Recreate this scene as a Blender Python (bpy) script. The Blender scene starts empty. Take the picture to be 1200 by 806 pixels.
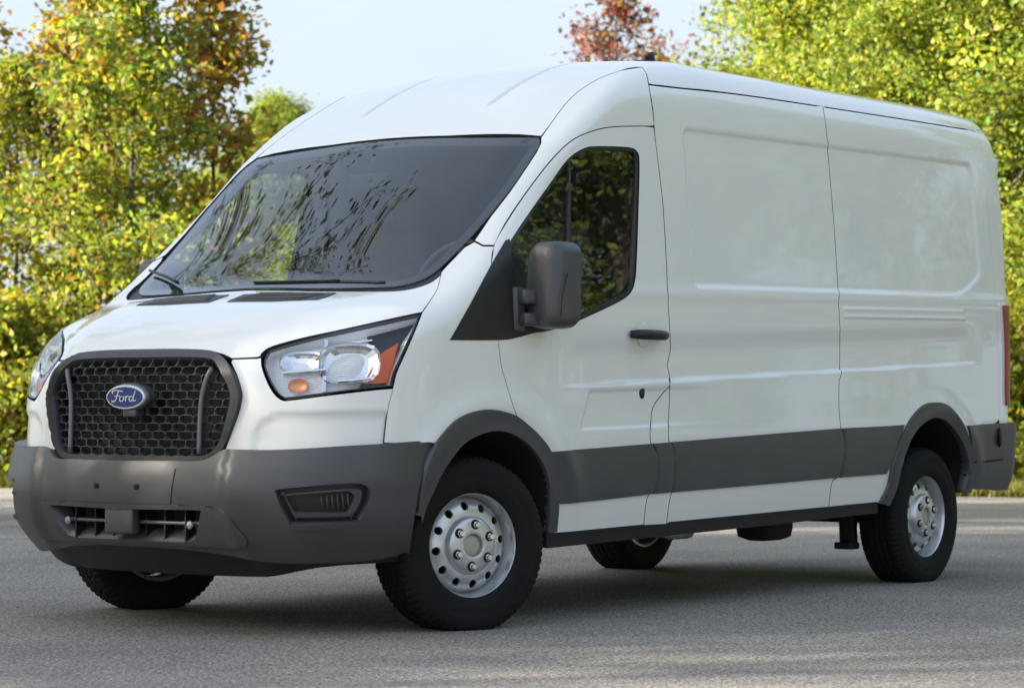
import math
import numpy as np
# ---------------------------------------------------------------- camera (solved from the wheels of the van)
CAM_POS=np.array([-8.0558,-7.1863,0.8605]); YAW,PITCH,ROLL,FPX=0.644919,0.026758,0.003322,3000.0
PW,PH=1200.0,806.0
RAKE=0.0235                     # the unladen van sits a little higher at the rear
def cam_axes():
    F=np.array([math.cos(YAW)*math.cos(PITCH),math.sin(YAW)*math.cos(PITCH),math.sin(PITCH)])
    r=np.array([math.sin(YAW),-math.cos(YAW),0.0]); u=np.cross(r,F)
    r2=r*math.cos(ROLL)+u*math.sin(ROLL); u2=np.cross(r2,F)
    return r2,u2,F
AX_R,AX_U,AX_F=cam_axes()
def ray(px):
    px=np.asarray(px,float)
    d=AX_F[None,:]+AX_R[None,:]*((px[:,0]-PW/2)/FPX)[:,None]-AX_U[None,:]*((px[:,1]-PH/2)/FPX)[:,None]
    return d/np.linalg.norm(d,axis=1)[:,None]
def project(P):
    d=np.asarray(P,float)-CAM_POS; z=d@AX_F
    return np.stack([PW/2+FPX*(d@AX_R)/z,PH/2-FPX*(d@AX_U)/z],-1)
def to_world(b):
    w=np.array(b,float); w[:,2]=w[:,2]+RAKE*w[:,0]; return w
# ---------------------------------------------------------------- the van's skin as an implicit surface (body coordinates)
class Spl:
    """smooth monotone cubic through knots, kept as a fine table (optionally softened by sig)"""
    def __init__(s,pts,sig=0.,pad=1.2):
        a=np.array(pts,float); x,y=a[:,0],a[:,1]
        h=np.diff(x); d=np.diff(y)/h; m=np.zeros(len(x))
        for i in range(1,len(x)-1):
            if d[i-1]*d[i]>0:
                w1=2*h[i]+h[i-1]; w2=h[i]+2*h[i-1]; m[i]=(w1+w2)/(w1/d[i-1]+w2/d[i])
        m[0],m[-1]=d[0],d[-1]; st=(x[-1]-x[0]+2*pad)/6000; s.x=np.linspace(x[0]-pad,x[-1]+pad,6001); q=s.x
        i=np.clip(np.searchsorted(x,q)-1,0,len(x)-2); hh=h[i]; t=(q-x[i])/hh; t2,t3=t*t,t*t*t
        v=(2*t3-3*t2+1)*y[i]+(t3-2*t2+t)*hh*m[i]+(-2*t3+3*t2)*y[i+1]+(t3-t2)*hh*m[i+1]
        v=np.where(t<0,y[0]+(q-x[0])*m[0],v); v=np.where((t>1)&(q>x[-1]),y[-1]+(q-x[-1])*m[-1],v)
        if sig:
            k=int(4*sig/st); w=np.exp(-.5*(np.arange(-k,k+1)*st/sig)**2); w/=w.sum(); e=np.concatenate([v[0]-(v[1]-v[0])*np.arange(k,0,-1),v,v[-1]+(v[-1]-v[-2])*np.arange(1,k+1)]); v=np.convolve(e,w,'valid')
        s.y=v
    def __call__(s,q): return np.interp(q,s.x,s.y)
def sstep(a,b,x):
    t=np.clip((np.asarray(x,float)-a)/(b-a),0,1); return t*t*t*(t*(6*t-15)+10)
def smax(a,b,k):
    h=np.clip(.5+.5*(a-b)/k,0,1); return b*(1-h)+a*h+k*h*(1-h)
def rrect(x,z,x0,x1,z0,z1,r):
    cx,cz,hx,hz=(x0+x1)/2,(z0+z1)/2,(x1-x0)/2,(z1-z0)/2
    qx=np.abs(x-cx)-hx+r; qz=np.abs(z-cz)-hz+r
    return np.hypot(np.maximum(qx,0),np.maximum(qz,0))+np.minimum(np.maximum(qx,qz),0)-r
SIDE=Spl([(.15,.955),(.28,.982),(.42,1.008),(.56,1.023),(.72,1.03),(.88,1.0265),(1.06,1.0265),(1.20,1.022),(1.32,1.014),(1.45,1.003),(1.67,.984),(1.95,.962),(2.1,.9475),(2.2,.936),(2.28,.922),(2.5,.88),(2.8,.82)],.035)
FRONTX=3.75
def S_half(x,z,detail=True):
    s=SIDE(z)
    s=s-.055*np.clip((.25-x)/1.0,0,2)**2*1.0
    s=s-.075*sstep(1.35,2.0,z)*np.clip((1.15-x)/.8,0,1.5)**2
    s=s-.03*np.clip((x-3.3)/1.4,0,2)**2-.02*sstep(1.3,2.3,z)*np.clip((x-3.6)/1.2,0,2)**2
    if detail:
        # pressed-in cargo panel with a chamfered lower rear corner
        d=rrect(x,z,1.49,4.365,1.375-.0,2.105,.055)
        ch=(x-4.10)*.392-(z-1.375)*.92
        d=smax(d,ch,.05)
        s=s-.012*(1-sstep(-.032,.004,d))
        # belt ledge and hollow band under it
        rb=sstep(.35,.75,x)
        s=s+.006*rb*np.exp(-((z-1.345-.004*x)/.03)**2)
        zc=1.02+.02*x
        s=s-.022*rb*sstep(zc-.085,zc-.060,z)*(1-sstep(zc+.02,zc+.17,z))*(1-sstep(4.05,4.35,x))
        # ribs on the rear quarter
        for zz in (1.265,1.30):
            dr=np.maximum(np.abs(z-zz)-.004,np.maximum(2.82-x,x-4.1)); s=s+.006*(1-sstep(-.004,.014,dr))
        # door sculpt: lower hollow field
        e=rrect(x,z,.60,1.9,.775,.945,.03); e=np.maximum(e,(.60-x)*.9-(z-.775)*-.42)
        s=s-.010*(1-sstep(-.018,.006,e))*(1-sstep(1.0,1.9,x))
        # flare swelling over the wheel arches
        for ax,zz in ((0.02,.335),(3.75,.335-RAKE*3.75)):
            r=np.hypot(x-ax,z-zz); s=s+.019*np.exp(-((r-.56)/.065)**2)*sstep(.3,.7,z)
    return s
TOPC=Spl([(-1.3,.95),(-1.1,1.03),(-.92,1.115),(-.80,1.19),(-.62,1.272),(-.45,1.325),(-.27,1.378),(-.1,1.505),(.15,1.70),(.40,1.90),(.585,2.045),(.75,2.145),(.92,2.238),(1.12,2.33),(1.4,2.422),(1.75,2.466),(2.2,2.472),(3.0,2.462),(4.0,2.455),(4.6,2.44),(5.2,2.40)],.05)
CROWN=Spl([(-1.2,.05),(-.6,.05),(-.35,.06),(-.05,.145),(.3,.12),(.7,.07),(1.1,.045),(1.6,.07),(2.2,.10),(5,.10)],.12)
def T_top(x,y):
    a=np.abs(y); t=TOPC(x)-CROWN(x)*a**2.2
    return t
def X_front(y,z,bump=False):
    a=np.abs(y)
    if bump: x0=BUMPX(z); 
    else: x0=NOSEX(z)
    return x0+(.27 if bump else .22)*a**2.6+.05*a**2
NOSEX=Spl([(.2,-.99),(.6,-.985),(.75,-.972),(.95,-.955),(1.05,-.94),(1.12,-.915),(1.2,-.86),(1.4,-.6)],.03)
BUMPX=Spl([(.10,-.74),(.20,-.815),(.28,-.885),(.35,-.950),(.42,-1.000),(.50,-1.033),(.58,-1.045),(.66,-1.036),(.72,-1.018),(.80,-.985)],.022)
REARX=Spl([(.2,4.76),(1.0,4.765),(1.4,4.785),(1.75,4.82),(2.0,4.83),(2.25,4.80),(2.5,4.73)],.06)
def grad_norm(f,P,e=1e-4):
    g=np.stack([(f(P+np.eye(3)[i]*e)-f(P-np.eye(3)[i]*e))/(2*e) for i in range(3)],-1)
    return g
def body(P,detail=True):
    x,y,z=P[:,0],P[:,1],P[:,2]
    fs=np.abs(y)-S_half(x,z,detail)
    sl=np.where(x<.75,.62,.35+.0*x); sl=.62+(.98-.62)*sstep(.5,1.7,x); sl=np.where(x<-.4,.92-(.92-.62)*sstep(-.6,-.1,x),np.where(x<.5,.62+(.92-.62)*(1-sstep(-.6,-.1,x)),sl))
    ft=(z-T_top(x,y))*sl
    kr=.06+.14*sstep(.8,1.7,x); kr=kr+.03*(1-sstep(-.4,.1,x))
    f=smax(fs,ft,kr)
    ff=(X_front(y,z)-x)*.9
    f=smax(f,ff,.15+.15*sstep(.45,.8,np.abs(y)))
    fr=x-REARX(z)-(-.05*y*y)
    return smax(f,fr,.11)
def bumper(P):
    x,y,z=P[:,0],P[:,1],P[:,2]
    fs=np.abs(y)-S_half(x,z,False)-.006+.11*(1-sstep(.18,.52,z))-.006*np.exp(-((z-.62)/.06)**2)
    return smax(fs,(X_front(y,z,True)-.022*sstep(.47,.55,np.abs(y))-x)*.9,.22)
def hit(f,O,D,t0,t1,n=64):
    """first crossing of f=0 along each ray (body coordinates)"""
    O=np.broadcast_to(O,D.shape); N=len(D); lo=np.full(N,np.nan); hi=lo.copy(); act=np.arange(N); prev=f(O+D*t0); ts=np.linspace(t0,t1,n)
    for a,b in zip(ts[:-1],ts[1:]):
        cur=f(O[act]+D[act]*b); m=(prev>0)&(cur<=0); lo[act[m]]=a; hi[act[m]]=b; act=act[~m]; prev=cur[~m]
        if not len(act): break
    found=~np.isnan(lo)
    lo,hi=np.nan_to_num(lo),np.nan_to_num(hi)
    for _ in range(20):
        mid=(lo+hi)/2; v=f(O+D*mid[:,None])>0; lo=np.where(v,mid,lo); hi=np.where(v,hi,mid)
    P=O+D*((lo+hi)/2)[:,None]; P[~found]=np.nan; return P,found
def cam_body_ray(px):
    D=ray(px); O=CAM_POS.copy(); O[2]-=RAKE*O[0]; D=D.copy(); D[:,2]-=RAKE*D[:,0]; return O,D
def on(px,f=body,t0=6.0,t1=17.0):
    """photo pixels -> points of the skin f (body coordinates)"""
    O,D=cam_body_ray(px); p,ok=hit(f,O,D,t0,t1,130)
    if not ok.all(): print('miss',np.asarray(px)[~ok])
    return p
import bpy, bmesh, random
from mathutils import Vector, Matrix
from mathutils.geometry import delaunay_2d_cdt
random.seed(4); rng=np.random.default_rng(4)
SC=bpy.context.scene; COL=SC.collection
def ground_dir(r,f):                       # camera-relative ground offset (right, forward) -> world x, y
    R2=np.array([math.sin(YAW),-math.cos(YAW)]); F2=np.array([math.cos(YAW),math.sin(YAW)])
    return CAM_POS[:2]+R2*r+F2*f
# ================================================================ camera, world, sun, exposure
cd=bpy.data.cameras.new('camera'); cam=bpy.data.objects.new('camera',cd); COL.objects.link(cam); SC.camera=cam
cam.matrix_world=Matrix(((AX_R[0],AX_U[0],-AX_F[0],CAM_POS[0]),(AX_R[1],AX_U[1],-AX_F[1],CAM_POS[1]),(AX_R[2],AX_U[2],-AX_F[2],CAM_POS[2]),(0,0,0,1)))
cd.sensor_fit='HORIZONTAL'; cd.sensor_width=36; cd.lens=36*FPX/PW; cd.clip_start=.1; cd.clip_end=2000
cd.dof.use_dof=True; cd.dof.focus_distance=10.8; cd.dof.aperture_fstop=5.0
CLOUD_MIN,CLOUD_MAX,CLOUD_COL=.28,.55,(1.26,1.42,1.56)     # veil overhead; thicker towards the horizon
SUN_AZ=np.array([-.783,.625]); SUN_AZ=SUN_AZ/np.linalg.norm(SUN_AZ); SUN_EL=math.radians(20)
wd=bpy.data.worlds.new('World'); SC.world=wd; wd.use_nodes=True; nt=wd.node_tree
sky=nt.nodes.new('ShaderNodeTexSky'); sky.sky_type='NISHITA'; sky.sun_disc=False; sky.sun_elevation=SUN_EL
sky.sun_rotation=math.atan2(SUN_AZ[0],SUN_AZ[1]); sky.air_density=.8; sky.dust_density=3.5; sky.ozone_density=1.0
# thin, even high cloud all over the sky
tc=nt.nodes.new('ShaderNodeTexCoord'); mp=nt.nodes.new('ShaderNodeMapping'); mp.inputs['Scale'].default_value=(1,1,2.6); cn=nt.nodes.new('ShaderNodeTexNoise'); cn.inputs['Scale'].default_value=2.2; cn.inputs['Detail'].default_value=7; cn.inputs['Roughness'].default_value=.58
nt.links.new(tc.outputs['Generated'],mp.inputs[0]); nt.links.new(mp.outputs[0],cn.inputs['Vector'])
cr_=nt.nodes.new('ShaderNodeMapRange'); cr_.inputs['From Min'].default_value=.36; cr_.inputs['From Max'].default_value=.68; cr_.inputs['To Min'].default_value=CLOUD_MIN; cr_.inputs['To Max'].default_value=CLOUD_MAX; nt.links.new(cn.outputs[0],cr_.inputs[0])
cm=nt.nodes.new('ShaderNodeMix'); cm.data_type='RGBA'; cm.inputs[7].default_value=(*CLOUD_COL,1); sx=nt.nodes.new('ShaderNodeSeparateXYZ'); nt.links.new(tc.outputs['Generated'],sx.inputs[0]); mz=nt.nodes.new('ShaderNodeMath'); mz.operation='MAXIMUM'; mz.inputs[1].default_value=.05; nt.links.new(sx.outputs[2],mz.inputs[0])
iz=nt.nodes.new('ShaderNodeMath'); iz.operation='DIVIDE'; iz.inputs[0].default_value=1; nt.links.new(mz.outputs[0],iz.inputs[1]); tr_=nt.nodes.new('ShaderNodeMath'); tr_.operation='SUBTRACT'; tr_.inputs[0].default_value=1; nt.links.new(cr_.outputs[0],tr_.inputs[1])
pw=nt.nodes.new('ShaderNodeMath'); pw.operation='POWER'; nt.links.new(tr_.outputs[0],pw.inputs[0]); nt.links.new(iz.outputs[0],pw.inputs[1]); al=nt.nodes.new('ShaderNodeMath'); al.operation='SUBTRACT'; al.inputs[0].default_value=1; nt.links.new(pw.outputs[0],al.inputs[1])   # slant path through the veil
nt.links.new(al.outputs[0],cm.inputs[0]); nt.links.new(sky.outputs[0],cm.inputs[6])
nt.links.new(cm.outputs[2],nt.nodes['Background'].inputs[0]); nt.nodes['Background'].inputs[1].default_value=.15
sl=bpy.data.lights.new('sun','SUN'); sl.energy=5.0; sl.angle=math.radians(.5); sl.color=(1,.93,.80)
so=bpy.data.objects.new('sun',sl); COL.objects.link(so)
so.rotation_euler=Vector((SUN_AZ[0]*math.cos(SUN_EL),SUN_AZ[1]*math.cos(SUN_EL),math.sin(SUN_EL))).to_track_quat('Z','Y').to_euler()
SC.view_settings.view_transform='Standard'; SC.view_settings.look='None'; SC.view_settings.gamma=1.0
SC.view_settings.exposure=2.05
# ================================================================ materials
def mat(name,col=(.5,.5,.5),rough=.5,metal=0,coat=0,coat_r=.03,spec=.5,emit=None):
    m=bpy.data.materials.new(name); m.use_nodes=True; b=m.node_tree.nodes['Principled BSDF']
    b.inputs['Base Color'].default_value=(*col,1); b.inputs['Roughness'].default_value=rough; b.inputs['Metallic'].default_value=metal
    b.inputs['Coat Weight'].default_value=coat; b.inputs['Coat Roughness'].default_value=coat_r; b.inputs['Specular IOR Level'].default_value=spec
    return m
def nodes(m): return m.node_tree.nodes,m.node_tree.links,m.node_tree.nodes['Principled BSDF']
def add_noise(m,scale,amount,bump=0,bscale=None,detail=4,dist=.002,rough_var=0):
    """mottle the base colour by a little noise and give fine relief, in object space"""
    n,l,b=nodes(m); tc=n.new('ShaderNodeTexCoord'); t=n.new('ShaderNodeTexNoise'); t.inputs['Scale'].default_value=scale; t.inputs['Detail'].default_value=detail
    l.new(tc.outputs['Object'],t.inputs['Vector'])
    c=b.inputs['Base Color'].default_value[:3]; r=n.new('ShaderNodeValToRGB')
    r.color_ramp.elements[0].position=.3; r.color_ramp.elements[1].position=.7
    r.color_ramp.elements[0].color=(*[max(0,v*(1-amount)) for v in c],1); r.color_ramp.elements[1].color=(*[min(1,v*(1+amount)) for v in c],1)
    l.new(t.outputs[0],r.inputs[0]); l.new(r.outputs[0],b.inputs['Base Color'])
    if rough_var:
        mr=n.new('ShaderNodeMapRange'); r0=b.inputs['Roughness'].default_value
        mr.inputs['To Min'].default_value=r0-rough_var; mr.inputs['To Max'].default_value=r0+rough_var; l.new(t.outputs[0],mr.inputs[0]); l.new(mr.outputs[0],b.inputs['Roughness'])
    if bump:
        t2=n.new('ShaderNodeTexNoise'); t2.inputs['Scale'].default_value=bscale or scale*8; t2.inputs['Detail'].default_value=3; l.new(tc.outputs['Object'],t2.inputs['Vector'])
        bp=n.new('ShaderNodeBump'); bp.inputs['Strength'].default_value=bump; bp.inputs['Distance'].default_value=dist; l.new(t2.outputs[0],bp.inputs['Height']); l.new(bp.outputs[0],b.inputs['Normal'])
    return m
M={}
M['paint']=add_noise(mat('white_paint',(.81,.81,.765),.40,0,1.0,.03),1.3,.012)
M['plastic']=add_noise(mat('grey_plastic',(.056,.056,.059),.36,spec=.65),6,.10,.25,420,3,.0006,.05)
M['black']=add_noise(mat('black_plastic',(.012,.012,.013),.45),8,.2,.2,300)
M['dark']=mat('underbody_and_shade_black',(.008,.008,.008),.8)
M['rubber']=add_noise(mat('tyre_rubber',(.0075,.0075,.0078),.75,spec=.25),9,.25,.3,160,3,.002)
M['steel']=add_noise(mat('silver_wheel_paint',(.58,.59,.60),.30,.75,.3,.1),14,.10,.1,200,3,.0006,.06)
M['cap']=mat('wheel_cap_cream',(.42,.40,.33),.4,.2)
M['chrome']=mat('chrome',(.75,.76,.78),.09,1)
M['amber']=mat('amber_lens',(.78,.105,.001),.3,0,.1)
M['bulb']=mat('orange_bulb',(.80,.33,.16),.3,.35,.3)
M['red']=mat('red_lens',(.28,.010,.008),.3,0,.3)
M['badge_blue']=mat('badge_blue',(.012,.036,.165),.4,0,.1)
M['badge_silver']=mat('badge_silver',(.74,.75,.77),.3,.35)
M['bar']=mat('grille_bar',(.13,.13,.135),.38,.2,.2)
M['wire']=mat('grille_wire',(.060,.060,.062),.38,0,.2)
M['frame']=add_noise(mat('grille_frame_plastic',(.030,.030,.032),.34,spec=.6),6,.1,.2,420,3,.0005)
M['seat']=add_noise(mat('seat_cloth',(.035,.035,.038),.85),30,.2)
M['dash']=add_noise(mat('dash_plastic',(.045,.046,.05),.6),10,.1)
M['trim']=mat('grey_trim',(.045,.046,.05),.8)
M['lens_grey']=mat('lamp_housing',(.74,.75,.77),.28,.3)
def glass(name,tint,ior_boost=1.0):
    m=bpy.data.materials.new(name); m.use_nodes=True; n,l=m.node_tree.nodes,m.node_tree.links; n.clear()
    o=n.new('ShaderNodeOutputMaterial'); mx=n.new('ShaderNodeMixShader'); tr=n.new('ShaderNodeBsdfTransparent'); gl=n.new('ShaderNodeBsdfGlossy')
    tr.inputs[0].default_value=(*tint,1); gl.inputs['Roughness'].default_value=.0; gl.inputs[0].default_value=(1,1,1,1)
    lw=n.new('ShaderNodeLayerWeight'); lw.inputs[0].default_value=.5
    p=n.new('ShaderNodeMath'); p.operation='POWER'; p.inputs[1].default_value=4.2; l.new(lw.outputs['Facing'],p.inputs[0])
    mr=n.new('ShaderNodeMapRange'); mr.inputs['To Min'].default_value=.075*ior_boost; mr.inputs['To Max'].default_value=1; l.new(p.outputs[0],mr.inputs[0])
    l.new(mr.outputs[0],mx.inputs[0]); l.new(tr.outputs[0],mx.inputs[1]); l.new(gl.outputs[0],mx.inputs[2]); l.new(mx.outputs[0],o.inputs[0]); return m
M['wglass']=glass('windscreen_glass',(.78,.82,.81)); M['glass']=glass('window_glass',(.70,.76,.74)); M['lens']=glass('lamp_lens',(.95,.96,.97),.4)
# ================================================================ object helpers
def link(o,parent=None):
    COL.objects.link(o); 
    if parent is not None: o.parent=parent; o.matrix_parent_inverse=parent.matrix_world.inverted() if False else Matrix()
    return o
def empty(name,loc=(0,0,0),rz=0):
    o=bpy.data.objects.new(name,None); o.location=loc; o.rotation_euler=(0,0,rz); o.empty_display_size=.3; COL.objects.link(o); return o
def tag(o,label,cat=None,group=None,kind=None):
    if label: o['label']=label
    if cat: o['category']=cat
    if group: o['group']=group
    if kind: o['kind']=kind
    return o
def mesh_obj(name,V,Fc,material,parent=None,smooth=True,normals=None,loc=None):
    me=bpy.data.meshes.new(name); me.from_pydata([tuple(map(float,v)) for v in V],[],[tuple(map(int,f)) for f in Fc])
    me.polygons.foreach_set('use_smooth',[smooth]*len(me.polygons)); me.materials.append(material); me.update()
    if material is M['paint']:
        me.materials.append(M['dark']); me.polygons.foreach_set('material_index',[1 if len(f)==4 else 0 for f in Fc])  # panel edges coloured black for the shade and rubber seals in the gaps
    if normals is not None: me.normals_split_custom_set_from_vertices([tuple(map(float,n)) for n in normals])
    o=bpy.data.objects.new(name,me); link(o,parent)
    if loc is not None: o.location=loc
    return o
def bm_obj(name,bm,material,parent=None,smooth=True,angle=None):
    bmesh.ops.recalc_face_normals(bm,faces=bm.faces); me=bpy.data.meshes.new(name); bm.to_mesh(me); bm.free(); me.materials.append(material)
    me.polygons.foreach_set('use_smooth',[smooth]*len(me.polygons))
    if smooth and angle: me.set_sharp_from_angle(angle=math.radians(angle))
    return link(bpy.data.objects.new(name,me),parent)
def b_box(bm,c,s,rot=None,bev=0):
    r=bmesh.ops.create_cube(bm,size=1); vs=r['verts']; m=Matrix.Diagonal((*s,1))
    if rot is not None: m=rot.to_4x4()@m
    bmesh.ops.transform(bm,matrix=Matrix.Translation(c)@m,verts=vs)
    if bev:
        es={e for v in vs for e in v.link_edges}; bmesh.ops.bevel(bm,geom=list(es),offset=bev,segments=2,affect='EDGES',profile=.6)
def b_tube(bm,pts,rad,n=8,cap=True):
    pts=[Vector(p) for p in pts]; rad=rad if hasattr(rad,'__len__') else [rad]*len(pts); rings=[]; up=None
    for i,p in enumerate(pts):
        d=(pts[min(i+1,len(pts)-1)]-pts[max(i-1,0)]).normalized()
        if up is None: up=d.orthogonal().normalized()
        up=(up-d*up.dot(d)); up=up.normalized() if up.length>1e-6 else d.orthogonal().normalized(); w=d.cross(up)
        rings.append([bm.verts.new(p+(up*math.cos(2*math.pi*k/n)+w*math.sin(2*math.pi*k/n))*rad[i]) for k in range(n)])
    for a,b in zip(rings[:-1],rings[1:]):
        for k in range(n): bm.faces.new((a[k],a[(k+1)%n],b[(k+1)%n],b[k]))
    if cap and n>2: bm.faces.new(rings[0][::-1]); bm.faces.new(rings[-1])
def lathe(bm,prof,n=96,axis='-Y',close=False):
    """profile of (radius, outward) pairs turned round the local Y axis; outward is -Y"""
    rings=[[bm.verts.new((r*math.cos(2*math.pi*k/n),-a,r*math.sin(2*math.pi*k/n))) for k in range(n)] for r,a in prof]
    for A,B in zip(rings[:-1],rings[1:]):
        for k in range(n): bm.faces.new((A[k],A[(k+1)%n],B[(k+1)%n],B[k]))
    return rings
# ---------------------------------------------------------------- frames: a flat chart for laying panels out on the skin
class Side:      # looking along +y at the left side
    def to2(s,P): return P[:,[0,2]]
    def rays(s,q): return np.stack([q[:,0],np.full(len(q),-1.6),q[:,1]],-1),np.tile([0,1.,0],(len(q),1)),0,1.58
class Top:       # looking down
    def to2(s,P): return P[:,[0,1]]
    def rays(s,q): return np.stack([q[:,0],q[:,1],np.full(len(q),3.2)],-1),np.tile([0,0,-1.],(len(q),1)),0,2.9
class Cyl:       # round an upright axis inside the nose
    def __init__(s,ax,sgn=1,rad=1.2): s.ax,s.sgn,s.rad=ax,sgn,rad
    def to2(s,P): return np.stack([np.arctan2(P[:,1],s.sgn*(s.ax-P[:,0]))*s.rad,P[:,2]],-1)
    def rays(s,q):
        u=q[:,0]/s.rad; d=np.stack([-s.sgn*np.cos(u),np.sin(u),0*u],-1); o=np.stack([np.full(len(q),s.ax),0*u,q[:,1]],-1)
        return o+d*3.4,-d,0,3.35
SIDE_F,TOP_F,NOSE_F,REAR_F=Side(),Top(),Cyl(.3),Cyl(4.0,-1)
def resample(q,h):
    out=[]
    for a,b in zip(q,np.roll(q,-1,axis=0)):
        n=max(1,int(math.ceil(np.linalg.norm(b-a)/h))); out+= [a+(b-a)*k/n for k in range(n)]
    return np.array(out)
def inside(q,loops):
    c=np.zeros(len(q),bool)
    for L in loops:
        x1,y1=L[:,0],L[:,1]; x2,y2=np.roll(x1,-1),np.roll(y1,-1)
        for a,b,c2,d in zip(x1,y1,x2,y2):
            if b==d: continue
            m=((b>q[:,1])!=(d>q[:,1])); xi=a+(q[:,1]-b)*(c2-a)/(d-b); c^=(m&(q[:,0]<xi))
    return c
def bdist(q,loops):
    dm=np.full(len(q),1e9)
    for L in loops:
        for a,b in zip(L,np.roll(L,-1,axis=0)):
            ab=b-a; t=np.clip(((q-a)@ab)/max(ab@ab,1e-12),0,1); dm=np.minimum(dm,np.hypot(*(q-a-t[:,None]*ab).T))
    return dm
def cr(pts,n=6):
    """Catmull-Rom curve through open points"""
    p=np.array(pts,float); e=np.vstack([2*p[0]-p[1],p,2*p[-1]-p[-2]]); out=[]
    for i in range(1,len(e)-2):
        for k in range(n):
            t=k/n; out.append(.5*((2*e[i])+(-e[i-1]+e[i+1])*t+(2*e[i-1]-5*e[i]+4*e[i+1]-e[i+2])*t*t+(-e[i-1]+3*e[i]-3*e[i+1]+e[i+2])*t**3))
    out.append(p[-1]); return np.array(out)
def loop(*segs): return np.vstack([np.array(s,float) for s in segs])
def mirror_y(P): Q=P[::-1].copy(); Q[:,1]*=-1; return Q
def sym(half):
    """half outline from the centre line to the centre line -> full closed outline"""
    h=half.copy(); h[0,1]=0; h[-1,1]=0; return np.vstack([h,mirror_y(h)[1:-1]])
def normal_of(f,P):
    g=grad_norm(f,P,8e-4); n=g/np.linalg.norm(g,axis=1)[:,None]
    w=n.copy(); w[:,0]-=RAKE*n[:,2]; return n,w/np.linalg.norm(w,axis=1)[:,None]
def inset(q,d):
    a=.5*np.sum(q[:,0]*np.roll(q[:,1],-1)-np.roll(q[:,0],-1)*q[:,1]); t=np.roll(q,-1,axis=0)-q; n=np.stack([-t[:,1],t[:,0]],-1)*np.sign(a); n/=np.linalg.norm(n,axis=1)[:,None]+1e-12
    m=n+np.roll(n,1,axis=0); m/=np.linalg.norm(m,axis=1)[:,None]+1e-9; c=np.clip((m*n).sum(1),.5,1); return q+m*(d/c)[:,None]
def skin(outline,frame,f=body,res=.05,off=0.,rim=.018,holes=(),edge=.02,dome=None,gap=0.,extra=None):
    """triangulate a region of the skin; returns world verts, faces, normals"""
    loops=[resample(frame.to2(np.asarray(L,float)),edge) for L in (outline,*holes)]
    if gap: loops[0]=inset(loops[0],gap)
    lo,hi=loops[0].min(0),loops[0].max(0); gx=np.arange(lo[0]+res*.5,hi[0],res); gy=np.arange(lo[1]+res*.5,hi[1],res*.866)
    G=np.array([(x+(.5*res if j%2 else 0),y) for j,y in enumerate(gy) for x in gx]) if len(gx) and len(gy) else np.zeros((0,2))
    if len(G): G=G[inside(G,loops)]
    if len(G): G=G[bdist(G,loops)>min(res,edge*1.3)*.55]
    if extra is not None: e_=extra[inside(extra,loops)]; G=np.vstack([G,e_[bdist(e_,loops)>.01]])
    V=[Vector(map(float,p)) for L in loops for p in L]+[Vector(map(float,p)) for p in G]; E=[];s=0
    for L in loops: E+=[(s+i,s+(i+1)%len(L)) for i in range(len(L))]; s+=len(L)
    v2,_,f2,_,_,_=delaunay_2d_cdt(V,E,[],0,1e-7)
    q=np.array([tuple(v) for v in v2]); fc=np.array([tuple(t) for t in f2]); cen=q[fc].mean(1); fc=fc[inside(cen,loops)]
    O,D,t0,t1=frame.rays(q); P,ok=hit(f,O,D,t0,t1)
    if not ok.all():
        bad=~ok[fc].all(1); fc=fc[~bad]; P=np.nan_to_num(P); print('   skin: unlifted',int((~ok).sum()),q[~ok].min(0),q[~ok].max(0))
    n,wn=normal_of(f,P)
    o=np.full(len(P),off)
    if dome is not None: o=o+dome(bdist(q,loops),P)
    P=P+n*o[:,None]
    if dome is not None:
        pass
    W=to_world(P)
    a,b,c=W[fc[:,0]],W[fc[:,1]],W[fc[:,2]]; fl=(np.cross(b-a,c-a)*wn[fc[:,0]]).sum(1)<0; fc[fl]=fc[fl][:,::-1]
    if rim:
        from collections import Counter
        ed=Counter(); dire={}
        for t in fc.tolist():
            for i in range(3):
                e=(t[i],t[(i+1)%3]); k=tuple(sorted(e)); ed[k]+=1; dire[k]=e
        be=[dire[k] for k,v in ed.items() if v==1]
        out=np.zeros_like(W); used=set()
        for i,j in be:
            t=W[j]-W[i]; m=np.cross(t,wn[i]); m/=np.linalg.norm(m)+1e-12; out[i]+=m; out[j]+=m; used|={i,j}
        idx={v:k for k,v in enumerate(sorted(used))}; ul=sorted(used); base=len(W)
        on_=out[ul]/(np.linalg.norm(out[ul],axis=1)[:,None]+1e-9)
        top=W[ul]; bot=W[ul]-wn[ul]*rim
        rf=[]
        for i,j in be:
            a,b=base+idx[i],base+idx[j]; rf.append((a,a+len(ul),b+len(ul),b))
        W=np.vstack([W,top,bot]); wn=np.vstack([wn,on_*.9+wn[ul]*.43,on_]); wn/=np.linalg.norm(wn,axis=1)[:,None]
        return W,[tuple(t) for t in fc.tolist()]+rf,wn
    return W,[tuple(t) for t in fc.tolist()],wn
def flipped(sk):
    W,F,N=sk; W=W.copy(); N=N.copy(); W[:,1]*=-1; N[:,1]*=-1; return W,[f[::-1] for f in F],N
def panel(name,parent,material,outline,frame,pair=False,both=None,**k):
    print(name); sk=skin(outline,frame,**k); o=mesh_obj(name,*sk[:2],material,parent,True,sk[2])
    if pair:
        p2=both if both is not None else parent
        s2=flipped(sk); o2=mesh_obj(name,*s2[:2],material,p2,True,s2[2]); return o,o2
    return o
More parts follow.
